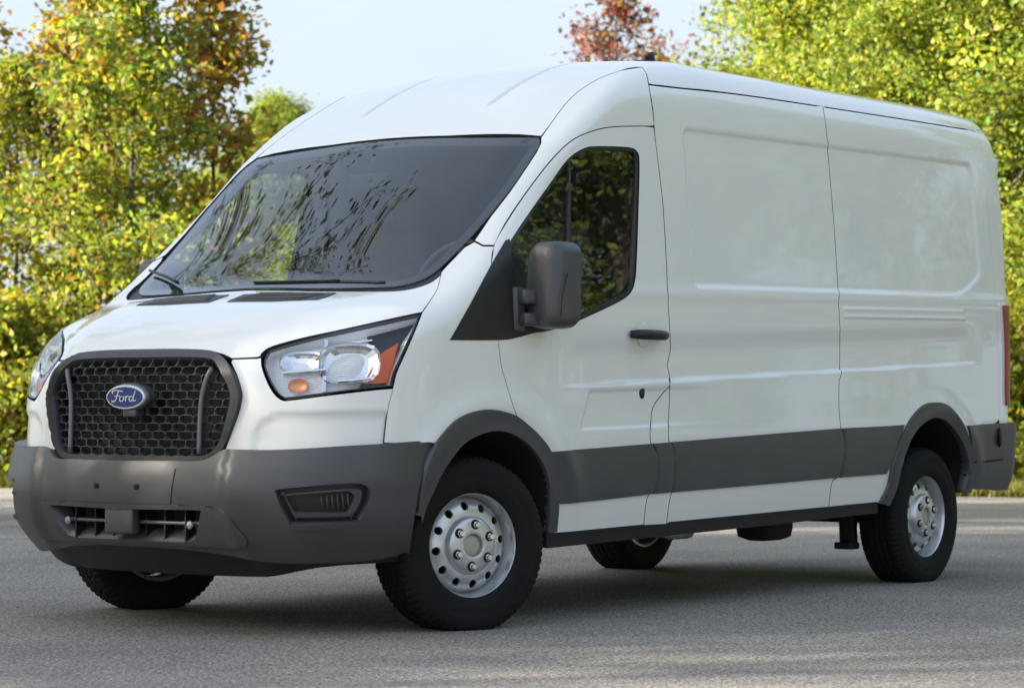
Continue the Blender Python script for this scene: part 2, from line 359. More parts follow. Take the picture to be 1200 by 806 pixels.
# ================================================================ the van
van=empty('cargo_van',(0,0,0)); tag(van,'white high-sided cargo van with grey bumpers parked on the asphalt, front wheels turned','van')
M['trim_light']=mat('worn_bolt_zinc',(.28,.28,.29),.45,.5)
G=.0026
def T(pts,f=body,n=5,smooth=True): return on(cr(pts,n) if smooth and len(pts)>2 else np.array(pts,float),f)
def at_y0(p): q=p.copy(); q[:,1]=0; return q
# ---- traced lines of the near side (photo pixels)
arch_f_out=[(490,600),(493,575),(498,548),(505,530),(513.4,514),(532.7,493),(553.6,482.7),(577,479.7),(601,485.6),(619,499),(634,514),(644,529),(650,549.6),(652.4,588),(650,622)]
arch_f_in=[(492,612),(497,594),(505,576),(518,550),(538.7,522),(559.5,509),(583.3,504.4),(604,511),(622,526),(635.4,546.7),(641.4,570.5),(641,603),(639,624)]
arch_r_out=[(1029,589),(1038.7,570),(1044.6,543),(1053.6,516.5),(1065.5,492.7),(1080,476),(1095,472),(1110,476),(1125,492.7),(1134,513.6),(1138.4,534.4),(1140,552),(1136,576)]
arch_r_in=[(1040,592),(1049,570),(1055,543),(1064,516.5),(1076,498.7),(1092,489),(1107,492.7),(1122,510.6),(1131,531.4),(1133,552),(1128,577)]
door_front=[(607,492),(601,475),(593,449),(587.8,430.6),(585,412),(584,398),(580,340),(576,312),(577,297),(579.5,284),(592,262),(613,230.5),(643,191),(669,165.5),(695,153.5),(721,148.6),(765.6,147.9)]
seam_b=[(760,99.6),(765,128),(767.5,160),(773,205),(777,242),(780.5,300),(783,353),(785,390.5),(785.5,410),(783.5,420),(782,428),(784.5,440),(785,451.4)]
seam_b_low=[(785,451.4),(784,480),(783.5,514),(788,526),(789.5,545),(788,570),(784,590),(781,614)]
door_low=[(785,451.4),(774,464),(765,478),(762.3,499),(762.5,518),(769,532),(770,548),(767,570),(758,585),(754.5,615.5)]
seam_c=[(964,124),(968,150),(972,200),(977,260),(981,320),(984,380),(984,420),(983,470),(985,500),(987,525),(983,556),(975,565),(971,594)]
sill_bot=lambda x0,x1,n=8:[(x,625+(x-649)*(588-625)/(1030.8-649)) for x in np.linspace(x0,x1,n)]
groove=lambda x0,x1,n=14:[(x,float(Spl([(740,96.5),(760,99.6),(860,110.5),(960,125),(1060,140.5),(1145,154.3)])(x))) for x in np.linspace(x0,x1,n)]
rear_top=[(1145,154.3)]
ws=cr([(308,335.5),(380,336.5),(453,335),(478,331.5),(497,325),(516,312),(552,276),(597,222),(628,176),(632,168),(631,162),(622,160.5),(525,161)],4)
WSb=on(ws); WSb=np.vstack([[[WSb[0,0]-.002,0,WSb[0,2]]],WSb[1:],[[.583,0,2.043]]])
# windscreen with its black edge print
wso=panel('windscreen',van,M['wglass'],sym(WSb),TOP_F,res=.05,off=-.004,rim=0)
def shrink(L,d,frame=TOP_F,f=body,dz=None):
    q=inset(frame.to2(L),d); O,D,a,b=frame.rays(q); return hit(f,O,D,a,b)[0]
full=sym(WSb); inner=shrink(full,.045)
panel('edge_print',wso,M['black'],full,TOP_F,res=.08,off=-.009,rim=0,holes=[inner],edge=.03)
# hood
hood_front=[(170,411.5),(215,411),(250,412.5),(261,415.5),(271,420.5),(302,419),(307,414),(318.5,406.5),(354,396.5),(404,385.5),(454,374.5),(495,366)]
hood_side=[(495,366),(506,350),(513,338),(517,322)]
hood_back=[(517,322),(503,332),(480,339),(453,341.5),(380,341.5),(308,340)]
hb=np.vstack([on(np.array(hood_front[:5],float)),on(cr(hood_front[4:],4))[1:],on(cr(hood_side,3))[1:],on(cr(hood_back,4))[1:]])
hood=panel('hood',van,M['paint'],sym(hb),TOP_F,res=.035,gap=G,rim=.03)
# cowl strip below the windscreen
ck=np.vstack([on(cr(hood_back,4))[::-1],]); cw=np.vstack([ck,on(np.array([(516,312),(497,325),(478,331.5),(453,335),(380,336.5),(308,335.5)],float))])
panel('cowl',van,M['black'],sym(cw),TOP_F,res=.06,off=-.012,rim=.0)
# air vents let into the hood
vent=on(np.array([(266,354),(286,345.5),(340,344),(394,344),(384,348),(372,351.5),(320,353.5)],float))
def vent_parts(parent,flip):
    sk=skin(vent,TOP_F,res=.03,off=.003,rim=.006); 
    if flip: sk=flipped(sk)
    o=mesh_obj('hood_vent',*sk[:2],M['black'],parent,True,sk[2])
    bm=bmesh.new(); lo,hi=vent[:,1].min(),vent[:,1].max()
    for k in range(5):
        t=(k+.5)/5; ya,yb=lo+.04+.05*(1-t),hi-.03-.06*t; xs=vent[:,0].min()+(vent[:,0].max()-vent[:,0].min())*(.12+.76*t)
        q=np.array([[xs,y] for y in np.linspace(ya,yb,8)]); O,D,a,b=TOP_F.rays(q); p=to_world(hit(body,O,D,a,b)[0])
        if flip: p[:,1]*=-1
        b_tube(bm,[Vector((x,y,z+.004)) for x,y,z in p],.0035,5)
    bm_obj('vent_slat',bm,M['plastic'],o)
for fl in (0,1): vent_parts(van,fl)
# ---- sides
def glass_skin(P): return np.abs(P[:,1])-(1.1247-.083*P[:,2]-.008*(P[:,2]-1.5)**2-.03*(1.15-P[:,0]))
P_front=lambda pts,n=5: T(pts,n=n)
fr_arch=T(arch_f_out,n=5)
df=T(door_front,n=5)
# door
i_arch=[k for k,p in enumerate(arch_f_out) if p[0]>=601]
door_out=np.vstack([T([(607,492)]+[arch_f_out[k] for k in i_arch[1:-1]]+[(650.5,612)],n=4)[0:],on(np.array([(649.5,624.5)]+sill_bot(665,754,6)[0:]+[(754.5,614.8)],float)),
    T(door_low,n=5)[::-1][1:],T([(767.5,160),(773,205),(777,242),(780.5,300),(783,353),(785,390.5),(785.5,410),(783.5,420),(782,428),(784.5,440),(785,451.4)],n=4)[::-1][1:],on(np.array([(766,149)],float)),df[::-1][1:-1]])
win_px=cr([(676,377),(713.4,359.8),(735.8,346.8),(744,331),(746.5,300),(748.5,240),(749.5,190),(746,177),(735,172.5),(700,171.5),(684,174),(665,187),(642.7,217.6),(613,259.5),(597,284)],4)
win_low=cr([(597,284),(594,320),(588,384),(620,390),(650,386),(676,377)],4)
WIN=np.vstack([on(win_px),on(win_low)[1:-1]])
door,door2=panel('door',van,M['paint'],door_out,SIDE_F,pair=True,res=.015,gap=G,rim=.03,holes=[WIN])
sealin=shrink(WIN,.016,SIDE_F)
for d,fl in ((door,0),(door2,1)):
    sk=skin(WIN,SIDE_F,res=.06,off=-.004,rim=.02,holes=[sealin],edge=.02); sk=flipped(sk) if fl else sk
    mesh_obj('window_seal',*sk[:2],M['black'],d,True,sk[2])
    sk=skin(WIN,SIDE_F,f=glass_skin,res=.06,off=-.014,rim=0); sk=flipped(sk) if fl else sk
    mesh_obj('door_window',*sk[:2],M['glass'],d,True,sk[2])
    bm=bmesh.new(); pt=to_world(on(np.array([(668,184),(669,230),(669,285),(668,377)],float))); pt[:,1]+=.012
    if fl: pt[:,1]*=-1
    b_tube(bm,[Vector(p) for p in pt],.011,6); bm_obj('window_divider',bm,M['black'],d)
# fender with the pillar foot, reaching from the headlamp to the door
hl_back=[(495,366.5),(487,387),(475,414.5),(465,437),(461,454)]
fen_front=[(461,454),(455,478),(452,500),(450,518.5)]
fender_out=np.vstack([T(hl_back,n=3),T(fen_front,n=3)[1:],on(np.array([(475,519),(503,518),(510,519)],float)),T(arch_f_out[4:9]+[(606,491)],n=4),T(door_front[:8]+[(576.5,297),(579,289)],n=5)[1:],
   T([(566,289),(556,284)],n=3),T([(545,290),(520,316),(517,322),(513,338),(506,350),(495,366.5)],n=3)[:-1]])
panel('fender',van,M['paint'],fender_out,Cyl(1.9,1,2.4),pair=True,res=.026,gap=.0004,rim=.02)
# A-pillar and the cab's roof side
seam_roof=[(634,161),(645,146),(662,123),(680,106),(705,91),(735,80.5)]
pil_out=np.vstack([T([(556,282),(566,287.5)],n=3),T([(579.3,287.5)]+door_front[10:],n=5),on(np.array([(766.5,146)],float)),T([(766,140),(764,124),(760,100),(757,86),(752,79)],n=3)[1:],
   T([(735,80.5),(705,91),(680,106),(662,123),(645,146),(634,161.5)],n=4)[1:],on(np.array([(634,168),(629,178.5),(598,224.5),(575,254)],float))])
panel('cab_pillar',van,M['paint'],pil_out,Cyl(2.6,1,2.4),pair=True,res=.026,gap=.0018,rim=.02)
# fixed side panels behind the door
side_a=np.vstack([T(seam_b,n=4),T(seam_b_low,n=4)[1:],on(np.array(sill_bot(784,970,6),float)),T(seam_c,n=4)[::-1],on(np.array(groove(955,772,10),float))])
panel('side_panel',van,M['paint'],side_a,SIDE_F,pair=True,res=.0145,gap=G,rim=.02)
bpost=np.vstack([T(door_low,n=5),T(seam_b_low,n=4)[::-1][:-1]])
panel('door_post',van,M['paint'],bpost,SIDE_F,pair=True,res=.03,gap=G,rim=.02)
RX=4.52
qe=np.array([[RX,z] for z in np.linspace(2.275,.66,26)]); O_,D_,a_,b_=SIDE_F.rays(qe); rear_edge=hit(body,O_,D_,a_,b_)[0]
ar=T(arch_r_out,n=4)
side_b=np.vstack([on(np.array(groove(967,1140,10),float)),rear_edge[rear_edge[:,2]>.7],ar[::-1][10:],on(np.array(sill_bot(1026,976,4),float)),T(seam_c,n=4)[::-1]])
panel('side_panel',van,M['paint'],side_b,SIDE_F,pair=True,res=.0145,gap=G,rim=.02)
# corner posts and rear doors
def rear_cols(y0,z0,z1,n=20): 
    P=np.array([[4.9,y0,z] for z in np.linspace(z0,z1,n)]); O,D=P.copy(),np.tile([-1.,0,0],(n,1)); O[:,0]=5.5; return hit(body,O,D,0,3)[0]
cpost=np.vstack([rear_edge[::-1],rear_cols(-.86,2.315,2.315,1),rear_cols(-.80,2.315,.66,20)]); lamp_z=(.80,1.36)
panel('corner_post',van,M['paint'],cpost,REAR_F,pair=True,res=.03,off=-.002,gap=G,rim=.02)
rd=np.vstack([rear_cols(-.80,.66,2.30,20),rear_cols(-.004,2.30,.66,20)])
for o in panel('rear_door',van,M['paint'],rd,REAR_F,pair=True,res=.05,off=-.002,gap=G,rim=.02):
    bm=bmesh.new(); s=-1 if o.data.vertices[0].co.y<0 else 1; b_box(bm,(4.80+.0,s*.12,1.05),(.05,.16,.05),bev=.012); bm_obj('door_handle',bm,M['black'],o)
    for z in (.9,1.5,2.1): bm=bmesh.new(); b_box(bm,(4.70,s*.885,z+RAKE*4.7),(.06,.03,.09),bev=.01); bm_obj('hinge',bm,M['paint'],o)
lamp=np.vstack([[ [4.60,0,z] for z in np.linspace(.80,1.34,10)]]); qa=lamp[:,[0,2]]; O_,D_,a_,b_=SIDE_F.rays(qa); L1=hit(body,O_,D_,a_,b_)[0]
L2=rear_cols(-.84,1.34,.80,10)
panel('tail_lamp',van,M['red'],np.vstack([L1,L2]),REAR_F,pair=True,res=.03,off=.012,rim=.02)
# roof
def roofline(px): return T(px,n=4)
rg=on(np.array(groove(766,1140,16),float)); 
q=np.array([[x,0] for x in (0,)])
re_=np.array([[RX+.0,rear_edge[0,1],rear_edge[0,2]]]); back=[]
for yb_ in (-.86,-.82,-.75,-.6,-.45,-.3,-.15,0.):
    qx=np.array([[x,yb_] for x in np.arange(4.40,4.95,.0012)]); O_,D_,a_,b_=TOP_F.rays(qx); hh,ok_=hit(body,O_,D_,a_,b_); k_=np.where(ok_&(hh[:,2]>2.285))[0]; back.append(hh[k_[-1]])
back=np.array(back)
roof_half=np.vstack([[[.592,0,2.05]],on(np.array([(525,159.5),(622,159)],float)),T([(634,160),(645,146),(662,123),(680,106),(705,91),(735,80.5)],n=4),on(np.array([(752,79)],float)),T([(757,86),(760,99)],n=3),rg,re_,back])
roof_half[0,1]=0
def roof_skin(P):                         # the roof with its pressed ribs
    x,y,z=P[:,0],P[:,1],P[:,2]; f=body(P,False)
    for yr in (.36,.0-.36): f=f+.014*np.exp(-((np.abs(y-yr)-.0)/.010)**2)*sstep(.80,.92,x)*(1-sstep(4.3,4.5,x))
    for yr in (.62,.12,-.12,-.62): f=f-.006*(np.exp(-((y-yr)/.03)**2))*sstep(1.7,1.9,x)*(1-sstep(4.3,4.5,x))
    return f
panel('roof',van,M['paint'],sym(roof_half),TOP_F,f=roof_skin,res=.03,gap=G,rim=.02,edge=.03,extra=np.array([(x,yr+d) for x in np.arange(.74,4.5,.03) for yr in (.36,-.36) for d in (-.026,-.014,-.006,.0005,.007,.015,.027)]))
bm=bmesh.new(); ap=to_world(on(np.array([(773,80)],float)))[0]; ap=Vector((ap[0]+.5,-.35,ap[2]+.0)); 
O_=np.array([[2.0,-.42,3.0]]); ap=to_world(hit(body,O_,np.array([[0,0,-1.]]),0,1.5)[0])[0]
b_box(bm,(ap[0],ap[1],ap[2]+.012),(.11,.05,.03),bev=.012); b_box(bm,(ap[0]+.02,ap[1],ap[2]+.04),(.05,.03,.05),Matrix.Rotation(-.5,3,'Y'),bev=.01); bm_obj('antenna',bm,M['black'],van)
# ---- front: fascia, bumper, grille
gr_out=cr([(170,411.5),(215,411),(248,412.4),(259,415.5),(269.7,424),(277,441),(282.5,460),(281.5,472),(278,486.7),(265,521),(252,536.5),(241.5,542),(230.7,543.5),(200,544.5),(170,544.7)],3)
gr_in=cr([(170,421),(215,420.5),(249,421.7),(259,428),(268,446),(273,461),(272,471.5),(266,495),(259,517),(248,530),(235,534),(200,534.5),(170,534)],3)
GO,GI=on(gr_out),on(gr_in)
hl_px=[(309,421),(313,414),(320,408.5),(367,395),(429,381),(493.5,367.5)]
hl_px2=[(493.5,367.5),(486,387),(474,414.5),(464,437),(460,453)]
hl_px3=[(460,453),(429,456),(379,462),(340,466.8),(331,466),(323,459),(315,445),(309,430),(309,421)]
fas=np.vstack([on(np.array([(272,421)],float)),on(np.array([(302,420)],float)),T([(306,419),(307,430),(313,447),(321,461),(330,468.5),(340,469),(379,464),(429,458),(461,455)],n=4),T(fen_front,n=3)[1:],
   on(np.array([(450,522)],float)),T([(444,522),(354,528),(315,530),(280,530),(263,530)],n=3),T([(266,521),(278.5,487.5),(282.5,472),(283.5,460),(278,441),(271,425)],n=4)])
def fascia_skin(P):
    f=body(P); x,y,z=P[:,0],P[:,1],P[:,2]; a=np.abs(y)
    d=rrect(a,z,.58,1.3,.5,.87,.10); return f+.010*(1-sstep(-.022,.018,d))
panel('fascia',van,M['paint'],fas,NOSE_F,pair=True,f=fascia_skin,res=.022,gap=G*.6,rim=.02)
# bumper
bt=[(170,540),(205,540),(232,540),(246,536),(262,526.5),(280,526.5),(315,527),(354,525.5),(400,522.5),(444,520),(480,517.5),(511,515.5)]
be=[(511,515.5),(503,532),(496,552),(490,580),(486,605),(482,630),(480,648)]
bb=[(480,645),(460,652),(438,656),(400,659),(340,660),(300,657),(270,651),(228,645),(180,641),(140,640)]
BT=np.vstack([T(bt,bumper,3),T(be,bumper,3)[1:],T(bb,bumper,3)[1:]]); 
low_half=[(140,595.5),(190,596),(233,597),(236,601),(231,627),(226,631.5),(214,633),(175,631),(140,629)]
LOWO=sym(at_center:=T(low_half,bumper,3)); 
fog_out=[(322,575),(327,573),(370,569),(415,566),(430,570),(434,578),(431,592),(421,609),(414,613),(346,615),(338,611),(328,592),(322,575)]
FOG=T(fog_out[:-1],bumper,3); FOGM=mirror_y(FOG)
bump_o=panel('front_bumper',van,M['plastic'],sym(BT),NOSE_F,f=bumper,res=.03,rim=.07,holes=[LOWO,FOG,FOGM],edge=.022)
# raised frame round the lower intake, licence plate pad
lf=[(140,590.5),(200,591),(250,594),(262,598.5),(276,617),(289,639),(230,638),(180,636),(140,635)]
panel('intake_frame',bump_o,M['plastic'],sym(T(lf,bumper,3)),NOSE_F,f=bumper,res=.04,off=.010,rim=.02,holes=[LOWO],edge=.02)
pad=np.vstack([T([(138.5,545),(170,545.5),(206,549)],bumper,2),T([(200,590),(138.5,589)],bumper,2)])
pado=panel('plate_pad',bump_o,M['plastic'],sym(pad),NOSE_F,f=bumper,res=.02,off=.004,rim=.008,edge=.012)
hp=to_world(on(np.array([(161,570)],float),bumper))[0]
for s in (-1,1):
    bm=bmesh.new(); m=Matrix.Translation((hp[0]-.006,s*abs(hp[1]),hp[2]))@Matrix.Rotation(math.pi/2,4,'Y'); bmesh.ops.create_cone(bm,cap_ends=True,segments=14,radius1=.011,radius2=.011,depth=.012,matrix=m); bm_obj('screw_hole',bm,M['dark'],bump_o)
# lower intake: dark recess, bar, ribs, tow cover, bolts
yb=abs(LOWO[:,1]).max(); zl=to_world(LOWO)[:,2]; z0,z1=zl.min(),zl.max(); zc=(z0+z1)/2; xf=LOWO[:,0].min()
bm=bmesh.new(); b_box(bm,(xf+.14,0,zc),(.02,2*yb+.06,z1-z0+.08)); bm_obj('intake_backing',bm,M['dark'],bump_o,False)
bm=bmesh.new(); b_tube(bm,[(xf+.055+.23*abs(y)**2.6+.05*y*y,y,zc+.005) for y in np.linspace(-yb,yb,17)],.008,6); bm_obj('intake_bar',bm,M['bar'],bump_o)
for y in (-.30,-.19,.19,.30,-.09,.09): bm=bmesh.new(); b_box(bm,(xf+.085,y,zc),(.05,.006,z1-z0+.02)); bm_obj('intake_rib',bm,M['black'],bump_o,False)
bm=bmesh.new(); b_box(bm,(xf+.02,0,zc+.012),(.05,.15,z1-z0-.015),bev=.012); bm_obj('tow_cover',bm,M['plastic'],bump_o)
for s in (-1,1):
    bm=bmesh.new(); bmesh.ops.create_uvsphere(bm,u_segments=14,v_segments=8,radius=.017,matrix=Matrix.Translation((xf+.05,s*(yb-.08),zc-.0))@Matrix.Diagonal((.5,1,1,1))); bm_obj('bolt',bm,M['trim_light'],bump_o)
# fog lamp recess
fi=[(333,583),(340,580.5),(405,576),(413,578),(417.5,585),(410,599),(404,602),(350,603),(342,599)]
FI=T(fi,bumper,3)
for fl in (0,1):
    MID=shrink(FOG,.022,NOSE_F,bumper)
    sk=skin(FOG,NOSE_F,f=bumper,res=.03,off=-.034,rim=.0,holes=[MID],edge=.015,gap=-.006); sk=flipped(sk) if fl else sk
    mesh_obj('fog_recess',*sk[:2],M['black'],bump_o,True,sk[2])
    sk=skin(MID,NOSE_F,f=bumper,res=.02,off=-.010,rim=.03,holes=[FI],edge=.012,dome=lambda d,P:.008*(sstep(0,.010,d)-1)); sk=flipped(sk) if fl else sk
    o=mesh_obj('fog_bezel',*sk[:2],M['plastic'],bump_o,True,sk[2])
    sk=skin(FI,NOSE_F,f=bumper,res=.03,off=-.04,rim=0,gap=-.008); sk=flipped(sk) if fl else sk
    o2=mesh_obj('fog_blank',*sk[:2],M['black'],bump_o,True,sk[2])
    lip=shrink(FOG,-.022,NOSE_F,bumper); sk=skin(lip,NOSE_F,f=bumper,res=.02,off=.012,rim=.012,holes=[FOG],edge=.012,dome=lambda d,P:.012*(sstep(0,.014,d)-1)); sk=flipped(sk) if fl else sk
    mesh_obj('fog_lip',*sk[:2],M['plastic'],bump_o,True,sk[2])
    bm=bmesh.new(); c=to_world(FI)
    for t in np.linspace(.35,.85,6):
        a=c.min(0)*(1-t)+c.max(0)*t; y=a[1] if not fl else -a[1]
        pp=on(np.array([(345+62*t,581-4*t),(347+62*t,600-2*t)],float),bumper); pp=to_world(pp); pp[:,0]+=.045; pp[:,1]*=(-1 if fl else 1); b_tube(bm,[Vector(v) for v in pp],.003,5)
    bm_obj('fog_rib',bm,M['plastic'],bump_o)
# black valance under the bumper
va=np.vstack([T([(140,637),(228,641),(300,652),(340,655),(438,650),(476,640)],bumper,3)]); vb=va.copy()[::-1]; vb[:,2]=.225+.05*sstep(.5,.9,np.abs(vb[:,1]))
panel('valance',van,M['black'],sym(np.vstack([va,vb])),NOSE_F,f=bumper,res=.06,off=-.03,rim=.06)
# grille: frame, honeycomb, bars, badge
GOs,GIs=sym(np.vstack([[[GO[0,0],0,GO[0,2]]],GO[2:-2],[[GO[-1,0],0,GO[-1,2]]]])),sym(np.vstack([[[GI[0,0],0,GI[0,2]]],GI[2:-2],[[GI[-1,0],0,GI[-1,2]]]]))
def nose_flat(P):                          # the grille stands a little proud of the nose
    x,y,z=P[:,0],P[:,1],P[:,2]; a=np.abs(y); return (X_front(y,np.minimum(z,1.02)+0*(z))-x)*.9
NF=lambda P:(-.955-.03*(1.0-np.clip(P[:,2],.6,1.2))*1.0+.20*np.abs(P[:,1])**2.3+.08*sstep(1.0,1.2,P[:,2])-P[:,0])*.95
rnd=lambda d,P:.016*(sstep(0,.014,d)-1)
grille=panel('grille_frame',van,M['frame'],GOs,NOSE_F,f=NF,res=.012,off=.030,rim=.06,holes=[GIs],edge=.012,dome=rnd)
def nf(y,z,d=0): return Vector((NF(np.array([[0,y,z]]))[0]/.95+d,y,z))
def W3(v): return Vector((v.x,v.y,v.z+RAKE*v.x))
gi2=NOSE_F.to2(GIs); GIyz=GIs[:,[1,2]]
bm=bmesh.new(); cw_,ch_=.068,.0400
def wire(a,b):
    if not inside(np.array([[(a[0]+b[0])/2,(a[1]+b[1])/2]]),[GIyz])[0]: return
    n=1; A,B=nf(a[0],a[1]),nf(b[0],b[1]); t=Vector((0,B.y-A.y,B.z-A.z)).normalized(); s=Vector((0,-t.z,t.y))*.0011
    vs=[]
    for p in (A,B):
        for dx,sg in ((.004,1),(.004,-1),(.022,-1),(.022,1)): vs.append(bm.verts.new(W3(p+Vector((dx,0,0))+s*sg)))
    bm.faces.new((vs[0],vs[1],vs[5],vs[4])); bm.faces.new((vs[1],vs[2],vs[6],vs[5])); bm.faces.new((vs[3],vs[0],vs[4],vs[7]))
for r in range(-12,13):
    for c in range(-10,11):
        y=(c+(.5 if r%2 else 0))*cw_; z=.915+r*ch_*.78; h=ch_*.5; w=cw_*.5; e=.030
        p=[(y-w,z),(y-e+.008,z+h*.78+.002),(y+e-.008,z+h*.78+.002),(y+w,z)]
        top=z+ch_*.39
        wire((y-w+.008,top),(y+w-.008,top)); wire((y+w-.008,top),(y+w,top-.010)); wire((y+w,top-.010),(y+w,top-.0215)); wire((y-w,top-.010),(y-w+.008,top))
        wire((y-w,top-.0215),(y-w+.008,top-.0312)); wire((y+w-.008,top-.0312),(y+w,top-.0215))
gm=bm_obj('grille_mesh',bm,M['wire'],grille,False); gm['kind']='stuff'
panel('grille_backing',grille,M['dark'],GOs,NOSE_F,f=NF,res=.08,off=-.075,rim=0,gap=-.01)
bar=on(np.array([(257,431),(246,448),(239,470),(236,500),(234,532)],float))
for s in (1,-1):
    bm=bmesh.new(); pr=cr([(s*p[1],p[2]) for p in bar],4); pv=[W3(nf(y,z,-.012)) for y,z in pr]; b_tube(bm,pv,[.010]*len(pv),8); bm_obj('grille_bar',bm,M['bar'],grille)
# oval badge: dark mount, silver rim, blue field, script lettering
bc=on(np.array([(150,465)],float))[0]; bz=bc[2]; BA,BB=.108,.050
def disc(name,a,b,x0,x1,material,parent,seg=48,bev=.004):
    bm=bmesh.new(); P0=[(a,b,x1),(a,b,x0+bev),(a-bev,b-bev,x0)]; rings=[]
    for aa,bb2,x in P0: rings.append([bm.verts.new(W3(Vector((x,-aa*math.cos(2*math.pi*k/seg),bz+bb2*math.sin(2*math.pi*k/seg))))) for k in range(seg)])
    for A,B in zip(rings[:-1],rings[1:]):
        for k in range(seg): bm.faces.new((A[k],A[(k+1)%seg],B[(k+1)%seg],B[k]))
    bm.faces.new(rings[-1]); return bm_obj(name,bm,material,parent,True,35)
bx=-.955-.03*.07
badge=disc('badge',BA+.004,BB+.004,bx-.040,bx+.03,M['plastic'],van,bev=.012)
disc('badge_rim',BA-.003,BB-.003,bx-.048,bx-.036,M['badge_silver'],badge,bev=.003)
disc('badge_field',BA-.010,BB-.010,bx-.0505,bx-.04,M['badge_blue'],badge,bev=.002)
strokes=[  # hand-written word on the oval, units of the oval's half width (x) and half height (y)
 [(-.66,.30),(-.70,.48),(-.55,.62),(-.30,.58),(-.08,.52)],[(-.34,.56),(-.40,.20),(-.50,-.25),(-.64,-.42),(-.74,-.30)],[(-.58,.08),(-.38,.10),(-.24,.14)],
 [(-.12,.08),(-.24,-.05),(-.24,-.32),(-.12,-.36),(-.02,-.18),(-.04,.05),(-.12,.08),(.06,.02)],[(.06,.10),(.10,-.05),(.08,-.36)],[(.10,-.05),(.18,.10),(.28,.06)],
 [(.50,.04),(.38,.06),(.30,-.12),(.34,-.34),(.46,-.30),(.54,.0)],[(.66,.58),(.58,.20),(.54,-.10),(.56,-.34),(.70,-.28)]]
bm=bmesh.new()
for st in strokes:
    p=cr(st,6); pv=[W3(Vector((bx-.0525,-u*BA*.86,bz+v*BB*.86))) for u,v in p]
    for i,(a,b) in enumerate(zip(pv[:-1],pv[1:])):
        pass
    # flat ribbon with a broad-nib width
    L=[];R_=[]
    for i,v in enumerate(pv):
        t=(pv[min(i+1,len(pv)-1)]-pv[max(i-1,0)]).normalized(); s=Vector((0,-t.z,t.y))*(.0016+.0010*abs(t.z)); L.append(bm.verts.new(v+s)); R_.append(bm.verts.new(v-s))
    for i in range(len(pv)-1): bm.faces.new((L[i],L[i+1],R_[i+1],R_[i]))
bm_obj('badge_script',bm,M['badge_silver'],badge,False)
bm=bmesh.new(); b_box(bm,W3(Vector((bx-.012,-.012,bz-.062))),(.05,.07,.032),bev=.006); bm_obj('camera_pod',bm,M['plastic'],grille)
# ---- head lamps
HL=np.vstack([T(hl_px,n=4),T(hl_px2,n=3)[1:],T(hl_px3,n=4)[1:-1]])
amb=T([(470.5,400),(450,413),(438,432),(429,449)],n=3); amb=np.vstack([amb,on(np.array([(445,449),(459.5,447.5),(465,425)],float))])
def lampskin(outl,off,rim,matn,name,parent,fl,gap=0,dome=None,res=.02):
    sk=skin(outl,Cyl(.9,1,1.6),res=res,off=off,rim=rim,gap=gap,edge=.015,dome=dome); sk=flipped(sk) if fl else sk
    return mesh_obj(name,*sk[:2],M[matn],parent,True,sk[2])
def bowl(parent,name,px,ru,rw,depth,matn,fl,back=.025,ex=3.2):
    """faceted reflector cup of rounded-rectangle outline"""
    c=on(np.array([px],float))[0]; n=Vector(normal_of(body,c[None])[0][0]); ax=(n*.8+Vector((-.93,-.32,.05))*.2).normalized(); o=Vector(c)-n*back
    u=Vector((ax.y,-ax.x,0)).normalized(); w=ax.cross(u); bm=bmesh.new(); rings=[]; NS=24
    for k in range(6):
        t=k/5; sc=math.sqrt(1-(t*.99)**2); p=o-ax*(depth*t); ring=[]
        for j in range(NS):
            a=2*math.pi*j/NS; r=(abs(math.cos(a))**ex+abs(math.sin(a))**ex)**(-1/ex); ring.append(bm.verts.new(W3(p+(u*math.cos(a)*ru+w*math.sin(a)*rw)*r*sc)))
        rings.append(ring)
    for A,B in zip(rings[:-1],rings[1:]):
        for j in range(NS): bm.faces.new((A[j],A[(j+1)%NS],B[(j+1)%NS],B[j]))
    bm.faces.new(rings[-1])
    if fl:
        for v in bm.verts: v.co.y*=-1
    return bm_obj(name,bm,M[matn],parent,matn=='bulb',60)
blk=np.vstack([T([(428,383.5),(460,377),(491,370.5)],n=2),T([(484,387),(473,414.5),(463,437),(459,451)],n=2),T([(440,453),(424,455),(436,440),(443,425),(440,405)],n=2)])
LF=Cyl(.9,1,1.6)
flute=M['lens_grey']; n_,l_,b_=nodes(flute); tcx=n_.new('ShaderNodeTexCoord'); wv=n_.new('ShaderNodeTexWave'); wv.inputs['Scale'].default_value=42; wv.inputs['Distortion'].default_value=.4; wv.bands_direction='Z'; l_.new(tcx.outputs['Object'],wv.inputs['Vector'])
bpx=n_.new('ShaderNodeBump'); bpx.inputs['Strength'].default_value=.5; bpx.inputs['Distance'].default_value=.004; l_.new(wv.outputs[0],bpx.inputs['Height']); l_.new(bpx.outputs[0],b_.inputs['Normal'])
